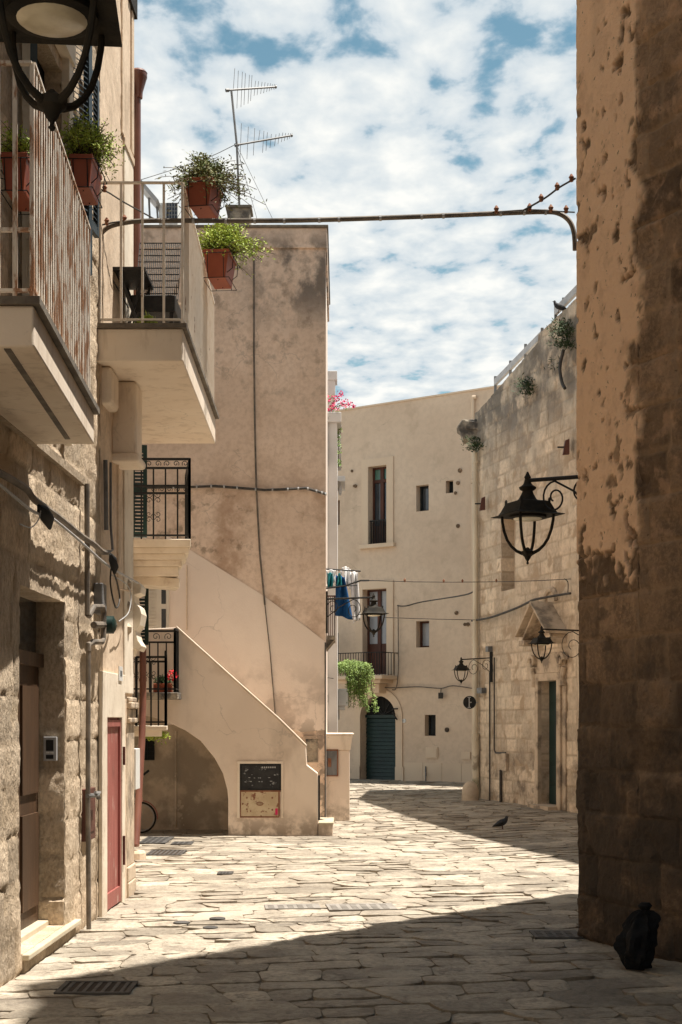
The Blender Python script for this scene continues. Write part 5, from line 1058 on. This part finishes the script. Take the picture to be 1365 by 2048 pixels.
cable('facade_cable', 'double cable running along the beige house at first floor level', [FP.w(752,1374,.08), FP.w(790,1376,.08), FP.w(840,1374,.08), FP.w(885,1377,.08), FP.w(910,1372,.08), FP.w(955,1378,.08)], .016, 'conduit')
cable('facade_cable', 'cable dropping vertically down the beige house right of the balcony', [FP.w(800,1210,.08), FP.w(800,1260,.07), FP.w(800,1340,.07), FP.w(796,1376,.07), FP.w(788,1380,.07)], .014, 'conduit')
cable('sagging_cable', 'cable sagging from the beige house wall up to the white pipe', [FP.w(800,1212,.1), FP.w(830,1214,.4), FP.w(880,1208,.8), P(930,1190,31), P(950,1180,29.2)], .017)
cable('overhead_wire', 'upper thin wire strung from the clothes rods to the church wall', [P(739,1161,22.8), P(850,1164,25), P(960,1164,27), P(1060,1162,25.5), P(1142,1158,24.5)], .007, knots=(.2,.35,.45,.6))
cable('overhead_wire', 'lower thin wire from the corner lamp to the white pipe', [P(769,1235,21.6), P(860,1238,24), P(950,1240,28.6)], .007)
jb = thing('junction_box', FP.w(887,1390,.1), 'small dark junction box hanging from the cables on the beige house', 'junction box'); q = FP.w(887,1392,.12); MB().box(q.x-.06,q.x+.06,q.y-.04,q.y+.04,q.z-.07,q.z+.08).build('box', M['cable'], jb, bevel=.01); MB().tube([FP.w(887,1377,.1), FP.w(887,1388,.12)], .012, 5).build('lead', M['cable'], jb)
mb = MB(); q = FP.w(854,1545,.05); tpz = thing('wall_tap', q, 'small grey tap low on the beige house wall', 'tap'); MB().tube([q+Vector((0,0,.15)), q, q+Vector((0,-.08,-.03)), q+Vector((0,-.09,-.1))], .02, 6).build('spout', M['grey'], tpz); MB().tube([q+Vector((0,0,.0)), q+Vector((0,0,-.3))], .012, 5).build('pipe', M['grey'], tpz)
# ---------------------------------------------------------------- church
chh = thing('church', (4, 26, 0), 'old limestone church wall with carved doorway on the right', 'church')
CP = Pl((2.73, 29.0), (4.05, 24.4)); CP2 = Pl((4.055, 24.38), (5.6, 16.6))
ND = CP.rect(1083,1362,1120,1625); ND = (ND[0], ND[1], -.1, ND[3], .20)
NW = (*CP.rect(1003,1030,1031,1180), .3)
ZT = [CP.at(957,822), CP.at(1076.9,684), CP.at(1077,669), CP.at(1149,600), CP.at(1200,560)]
def ztop(a):
    if a <= ZT[0][0]: return ZT[0][1]
    for p_, q_ in zip(ZT, ZT[1:]):
        if a <= q_[0]: return p_[1]+(q_[1]-p_[1])*(a-p_[0])/(q_[0]-p_[0])
    return ZT[-1][1]
wall('wall', M['church'], chh, CP, 0, CP.len, -.1, 9.6, .032, .012, blocks(21, .27, .3, .62), .012, .028, ops=[ND, NW], back=.5, top=ztop, erode=.012)
wall('wall', M['church'], chh, CP2, 0, CP2.len, -.1, 9.1, .3, .01, None, back=.5)
MB().prism([(3.2,28.9,-.1),(3.35,31.9,-.1),(14,34,-.1),(14,16.7,-.1),(6.1,16.7,-.1),(4.55,24.4,-.1)], (0,0,7.8)).build('wall_core', M['church'], chh)
MB().prism([(2.74,29.02,-.1),(3.02,31.9,-.1),(3.4,31.9,-.1),(3.3,29.02,-.1)], (0,0,7.95)).build('side_wall', M['church'], chh)
# door
s0_ = ND[0]; s1_ = ND[1]; g0 = g(4, 25)
mb = MB(); mb.pbox(CP, s0_, s1_, g0, ND[3], -.20, -.16); cdr = mb.build('door', M['green'], chh)
mb = MB()
for i in range(2):
    for j in range(6): a = s0_+.06+i*(s1_-s0_)/2; z = g0+.1+j*(ND[3]-g0-.1)/6; mb.pbox(CP, a, a+(s1_-s0_)/2-.12, z, z+(ND[3]-g0)/6-.1, -.16, -.14)
mb.build('panel', M['green'], cdr)
mb = MB(); mb.pbox(CP, s0_-.05, s1_+.05, -.1, g0+.06, -.3, .25); mb.build('doorstep', M['church_trim'], chh)
mb = MB(); mb.pbox(CP, s0_-.14, s0_, g0, ND[3]+.14, -.02, .07); mb.pbox(CP, s1_, s1_+.16, g0, ND[3]+.14, -.02, .07); mb.pbox(CP, s0_, s1_, ND[3], ND[3]+.14, -.02, .07)
mb.pbox(CP, s1_+.16, s1_+.3, g0, ND[3]+.1, -.02, .03); mb.pbox(CP, s0_-.1, s1_+.12, ND[3]+.14, ND[3]+.5, -.02, .05); mb.build('door_surround', M['church_trim'], chh, bevel=.012)
mb = MB()
for sgn, s_ in ((-1, s0_-.18), (1, s1_+.26)):
    zc_ = ND[3]+.35
    for o_ in (.05, .11): mb.tube([CP.p(s_, zc_, o_)+(Vector((CP.u.x,CP.u.y,0))*math.cos(a*.5)*sgn+up*math.sin(a*.5))*(.13*(1-a/18)) for a in range(16)], .035, 6)
    mb.tube([CP.p(s_+.05*sgn, zc_-.12, .06), CP.p(s_-.02*sgn, zc_-.3, .06), CP.p(s_+.0*sgn, zc_-.45, .06)], [.05,.05,.07], 7)
mb.build('volute', M['church_trim'], chh, smooth=True)
# pediment: two raking cornices
mid = (s0_+s1_)/2+.05; zp = ND[3]+.75; apx = CP.at(1092,1203)
apex_s = mid; apex_z = CP.at(1095,1205)[1]
ped = MB()
def rake(sA, zA, sB, zB, th, o0, o1):
    ped.hexa([CP.p(sA,zA,o0),CP.p(sB,zB,o0),CP.p(sB,zB,o1),CP.p(sA,zA,o1),CP.p(sA,zA+th,o0),CP.p(sB,zB+th,o0),CP.p(sB,zB+th,o1),CP.p(sA,zA+th,o1)])
lz = CP.at(1055,1285)[1]; ls_ = mid-.62; rs_ = mid+.62
rake(ls_, lz, apex_s, apex_z-.12, .06, -.02, .30); rake(ls_-.05, lz+.061, apex_s, apex_z-.059, .06, -.02, .42)
rake(rs_, lz, apex_s, apex_z-.12, .06, -.02, .30); rake(rs_+.05, lz+.061, apex_s, apex_z-.059, .06, -.02, .42)
ped.pbox(CP, ls_-.02, ls_+.22, lz-.1, lz-.001, -.02, .36); ped.pbox(CP, rs_-.22, rs_+.02, lz-.1, lz-.001, -.02, .36)
ped.build('pediment', M['church_trim'], chh, bevel=.012)
mb = MB(); mb.tube([CP.p(mid+.25*math.cos(a/10*math.pi), apex_z+.0+.22*math.sin(a/10*math.pi), .01) for a in range(11)], .05, 6); mb.build('arch_scar', M['church_trim'], chh)
mb = MB(); mb.pbox(CP, NW[0], NW[1], NW[2], NW[3], -.3, -.27); mb.build('blocked_window', M['under'], chh)
# long crack step between the two wall phases
# corner: pipes
mb = MB(); mb.tube([CP.w(958,905,.08), CP.w(959,1100,.08), CP.w(959,1470,.08)], .055, 12); mb.tube([CP.w(959,1468,.08), CP.w(960,1595,.08)], .075, 12)
for py in (925,1102,1275,1290): mb.tube([CP.w(958.5,py-2,.08), CP.w(958.5,py+2,.08)], .065, 12)
mb.build('white_downpipe', M['beigepipe'], chh, smooth=True)
mb = MB(); mb.tube([CP.w(984,1345,.04), CP.w(984,1610,.04)], .018, 6); mb.tube([CP.w(993,1315,.04), CP.w(993,1500,.04), CP.w(996,1506,.04), CP.w(1016,1506,.04)], .016, 6); mb.tube([CP.w(1006,1540,.04), CP.w(1006,1612,.04)], .03, 6); mb.build('thin_pipe', M['cable'], chh)
mb = MB(); r_ = CP.rect(1009,1507,1018,1542); mb.pbox(CP, *r_, 0, .06); mb.build('meter_box', M['church_trim'], chh, bevel=.006)
mb = MB(); r_ = CP.rect(966,1376,975,1387); mb.pbox(CP, r_[0]-.02, r_[1], *r_[2:], .02, .12); mb.build('small_box', M['grey'], chh); mb = MB(); r_ = CP.rect(981,1293,986,1304); mb.pbox(CP, *r_, 0, .1); mb.build('small_box', M['grey'], chh)
# corner corbel
cb2 = MB(); D2 = 28.9
for pr_, y0_ in ((-.12, .2),):
    lo = [P(x_, y_, D2) for x_, y_ in ((960,838),(925,838),(913,856),(921,862),(926,880),(935,878),(946,892),(960,896))]; cb2.prism(lo, (.05,.5,0))
lo = [P(x_, y_, D2-.05) for x_, y_ in ((962,842),(930,840),(932,856),(962,860))]; cb2.prism(lo, (0,.3,0))
cb2.build('corner_corbel', M['corbel'], chh, bevel=.02)
cb2 = MB()
for k in range(5): q0 = P(948-k*.5, 925+k*8, 28.95); cb2.box(q0.x, q0.x+.12, 28.95, 29.3, q0.z-.05, q0.z)
cb2.build('corner_moulding', M['church_trim'], chh)
# roof rail
rrl = thing('roof_railing', CP.p(1, 8.6), 'grey plank safety railing along the church roof edge', 'railing')
rp = [CP.w(982,778,-.1), CP.w(1010,748,-.1), CP.w(1040,722,-.1), CP.w(1074,690,-.1)]; rp = [CP.w(x_, y_, -.1) for x_, y_ in ((982,764),(1012,733),(1042,700),(1075,668))]
mb = MB(); mb.bar(rp[0], rp[3], .06, .12); mb.build('plank', M['lgrey'], rrl)
for q in (rp[0], rp[1], rp[2], rp[3]): MB().bar(q+Vector((0,0,.12)), q-Vector((0,0,.32)), .05).build('post', M['grey'], rrl)
mb = MB(); a = CP.w(1102,622,-.1); b = CP.w(1160,562,-.1); mb.bar(a, b, .06, .13); mb.build('plank', M['lgrey'], rrl); 
for q in (a, a.lerp(b,.28), b): MB().bar(q+Vector((0,0,.1)), q-Vector((0,0,.42)), .05).build('post', M['grey'], rrl)
for (px_, py_, lab) in ((977,1008,'small red floodlight near the white pipe high on the church wall'), (1146,895,'small red floodlight high on the church wall beside the tall right corner')):
    fl = thing('floodlight', CP.w(px_, py_, .1), lab, 'floodlight', 'red floodlights'); q = CP.w(px_, py_, .12); MB().hexa([q+Vector(v) for v in ((-.06,-.05,-.13),(.05,-.05,-.12),(.05,.06,-.12),(-.06,.06,-.13),(-.02,-.05,.11),(.05,-.05,.14),(.05,.06,.14),(-.02,.06,.11))]).build('housing', M['brown'], fl); MB().bar(q+Vector((-.15,0,0)), q, .025).build('arm', M['iron'], fl)
mb = MB()
cc_ = thing('coiled_hose', CP.w(1146,740,.1), 'black looped cable hanging from the weeds beside the tall right corner', 'cable'); MB().tube(catmull([CP.w(1144,700,.15), CP.w(1142,735,.2), CP.w(1146,765,.2), CP.w(1152,778,.2)], 6), .03, 7).build('loop', M['cable'], cc_, smooth=True)
for (spots, lab, sd, nn_, sg) in (([(960,880),(963,890),(960,900),(966,895)], 'dark weed clump under the corner corbel of the church', 1, 90, 3.0), ([(1066,764),(1062,772),(1070,776),(1067,786)], 'dark green weed clump growing from the middle of the church wall', 2, 110, 4.0), ([(1138,650),(1132,665),(1142,675),(1136,690),(1145,660),(1147,690)], 'large weed bush on the church wall beside the tall right corner', 3, 160, 5.5), ([(1122,722),(1124,735),(1118,738)], 'sparse dry weed below the large bush on the church wall', 4, 14, 4.0)):
    wd_ = thing('wall_weed', CP.w(spots[0][0], spots[0][1], .1), lab, 'plant', 'weeds on the church wall'); rn = random.Random(sd+50); mb = MB()
    for (px_, py_) in spots:
        for k in range(nn_): p_ = CP.w(px_+rn.gauss(0,sg), py_+rn.gauss(0,sg), .03+abs(rn.gauss(0,.12))); d_ = Vector((rn.uniform(-1,1),rn.uniform(-1,1),rn.uniform(-.2,1))).normalized(); l_ = rn.uniform(.04,.09); s__ = d_.orthogonal().normalized()*l_*.16; mb.add([p_,p_+d_*l_*.5-s__,p_+d_*l_,p_+d_*l_*.5+s__],[(0,1,2,3)])
    mb.build('foliage', M['leaf_w'], wd_, fix=False); q = CP.w(spots[0][0], spots[0][1], .0); mb = MB(); mb.tube([q, q+Vector((-.03,-.08,.03))], .012, 5); mb.build('stems', M['stem'], wd_)
cable('church_cable', 'thick cable climbing diagonally across the church wall over the pediment', [CP.w(952,1242,.08), CP.w(990,1235,.08), CP.w(1040,1218,.1), CP.w(1070,1205,.12), CP.w(1090,1200,.2), CP.w(1120,1192,.1), CP.w(1150,1187,.08)], .022)
cable('church_cable', 'thin wire dropping from the upper wire end to the diagonal cable on the church', [CP.w(1135,1158,.05), CP.w(1142,1165,.05), CP.w(1143,1186,.06)], .009)
# lamp on church wall
q = CP.w(985, 1316, .02); lantern(923, 1340, 27.6, .31, 'smallest street lamp, on a long bracket left of the church wall beside the white pipe', R(10), (q.x, q.y, q.z))
# round sign
sg = thing('road_sign', P(940,1405,28.2), 'dark round sign seen from behind with a pale bracket on the white pipe', 'sign'); q = P(940,1405,28.2); MB().tube([q, q+Vector((0,.012,0))], .13, 24).build('disc', M['iron'], sg)
mb = MB(); mb.bar(q+Vector((-.01,-.012,.1)), q+Vector((-.01,-.012,-.1)), .02, .015); mb.bar(q+Vector((-.04,-.012,.1)), q+Vector((.02,-.012,.1)), .015); mb.bar(q+Vector((-.04,-.012,-.1)), q+Vector((.02,-.012,-.1)), .015); mb.bar(q+Vector((0,-.013,0)), q+Vector((.17,.1,0)), .022); mb.build('bracket', M['lgrey'], sg)
# guard stone
gs = thing('guard_stone', (2.55, 28.7, .08), 'rounded pale guard stone at the foot of the church corner', 'guard stone')
q = gpt(941, 1602); mb = MB(); mb.lathe((q.x+.02, q.y+.2, q.z-.05), [(.17,0),(.175,.1),(.165,.25),(.13,.36),(.07,.42),(.02,.435)], 18); 
mb.build('stone', M['church_trim'], gs, smooth=True)
# ---------------------------------------------------------------- pigeons
def pigeon(c, s, yaw, label, parentname='pigeon', m='feather'):
    t = thing('pigeon', c, label, 'pigeon'); c = Vector(c); cy, sy = math.cos(yaw), math.sin(yaw)
    def q(f_, z_, l_=0): return c+Vector(((f_*cy-l_*sy)*s, (f_*sy+l_*cy)*s, z_*s))
    # body axis from tail tip to beak; head at +f
    mb = MB(); mb.tube([q(-.20,.055), q(-.15,.07), q(-.09,.095), q(-.02,.125), q(.045,.155), q(.075,.185), q(.085,.22), q(.092,.245), q(.098,.262)], [.006,.02,.04,.058,.052,.036,.024,.024,.012], 12)
    o = mb.build('body', M[m], t, smooth=True); md = o.modifiers.new('s', 'SUBSURF'); md.levels = 1; md.render_levels = 1
    mb = MB(); mb.tube([q(.105,.245), q(.14,.238)], [.008*s*1, .002*s], 5); mb.build('beak', M['grey'], t)
    for l_ in (-.022, .022): mb = MB(); mb.tube([q(.0,.08,l_), q(.01,.03,l_), q(.005,.0,l_)], .006*s, 5); mb.tube([q(.005,.003,l_), q(.035,.003,l_)], .004*s, 4); mb.tube([q(.005,.003,l_), q(.028,.003,l_+.015)], .004*s, 4); mb.build('leg', M['brown'], t)
    for l_ in (-1, 1): mb = MB(); mb.tube([q(.035,.15,.035*l_), q(-.02,.125,.052*l_), q(-.1,.09,.035*l_), q(-.18,.06,.012*l_)], [.015,.03,.022,.004], 7); mb.build('wing', M['iron'], t, smooth=True)
gq = gpt(1005, 1659); pigeon((gq.x, gq.y, gq.z), .78, R(8), 'dark pigeon standing on the shaded paving in front of the church')
pq = CP.w(1124, 626, .05); pigeon((pq.x, pq.y, pq.z), .85, R(175), 'pigeon perched on the church roof edge by the railing')
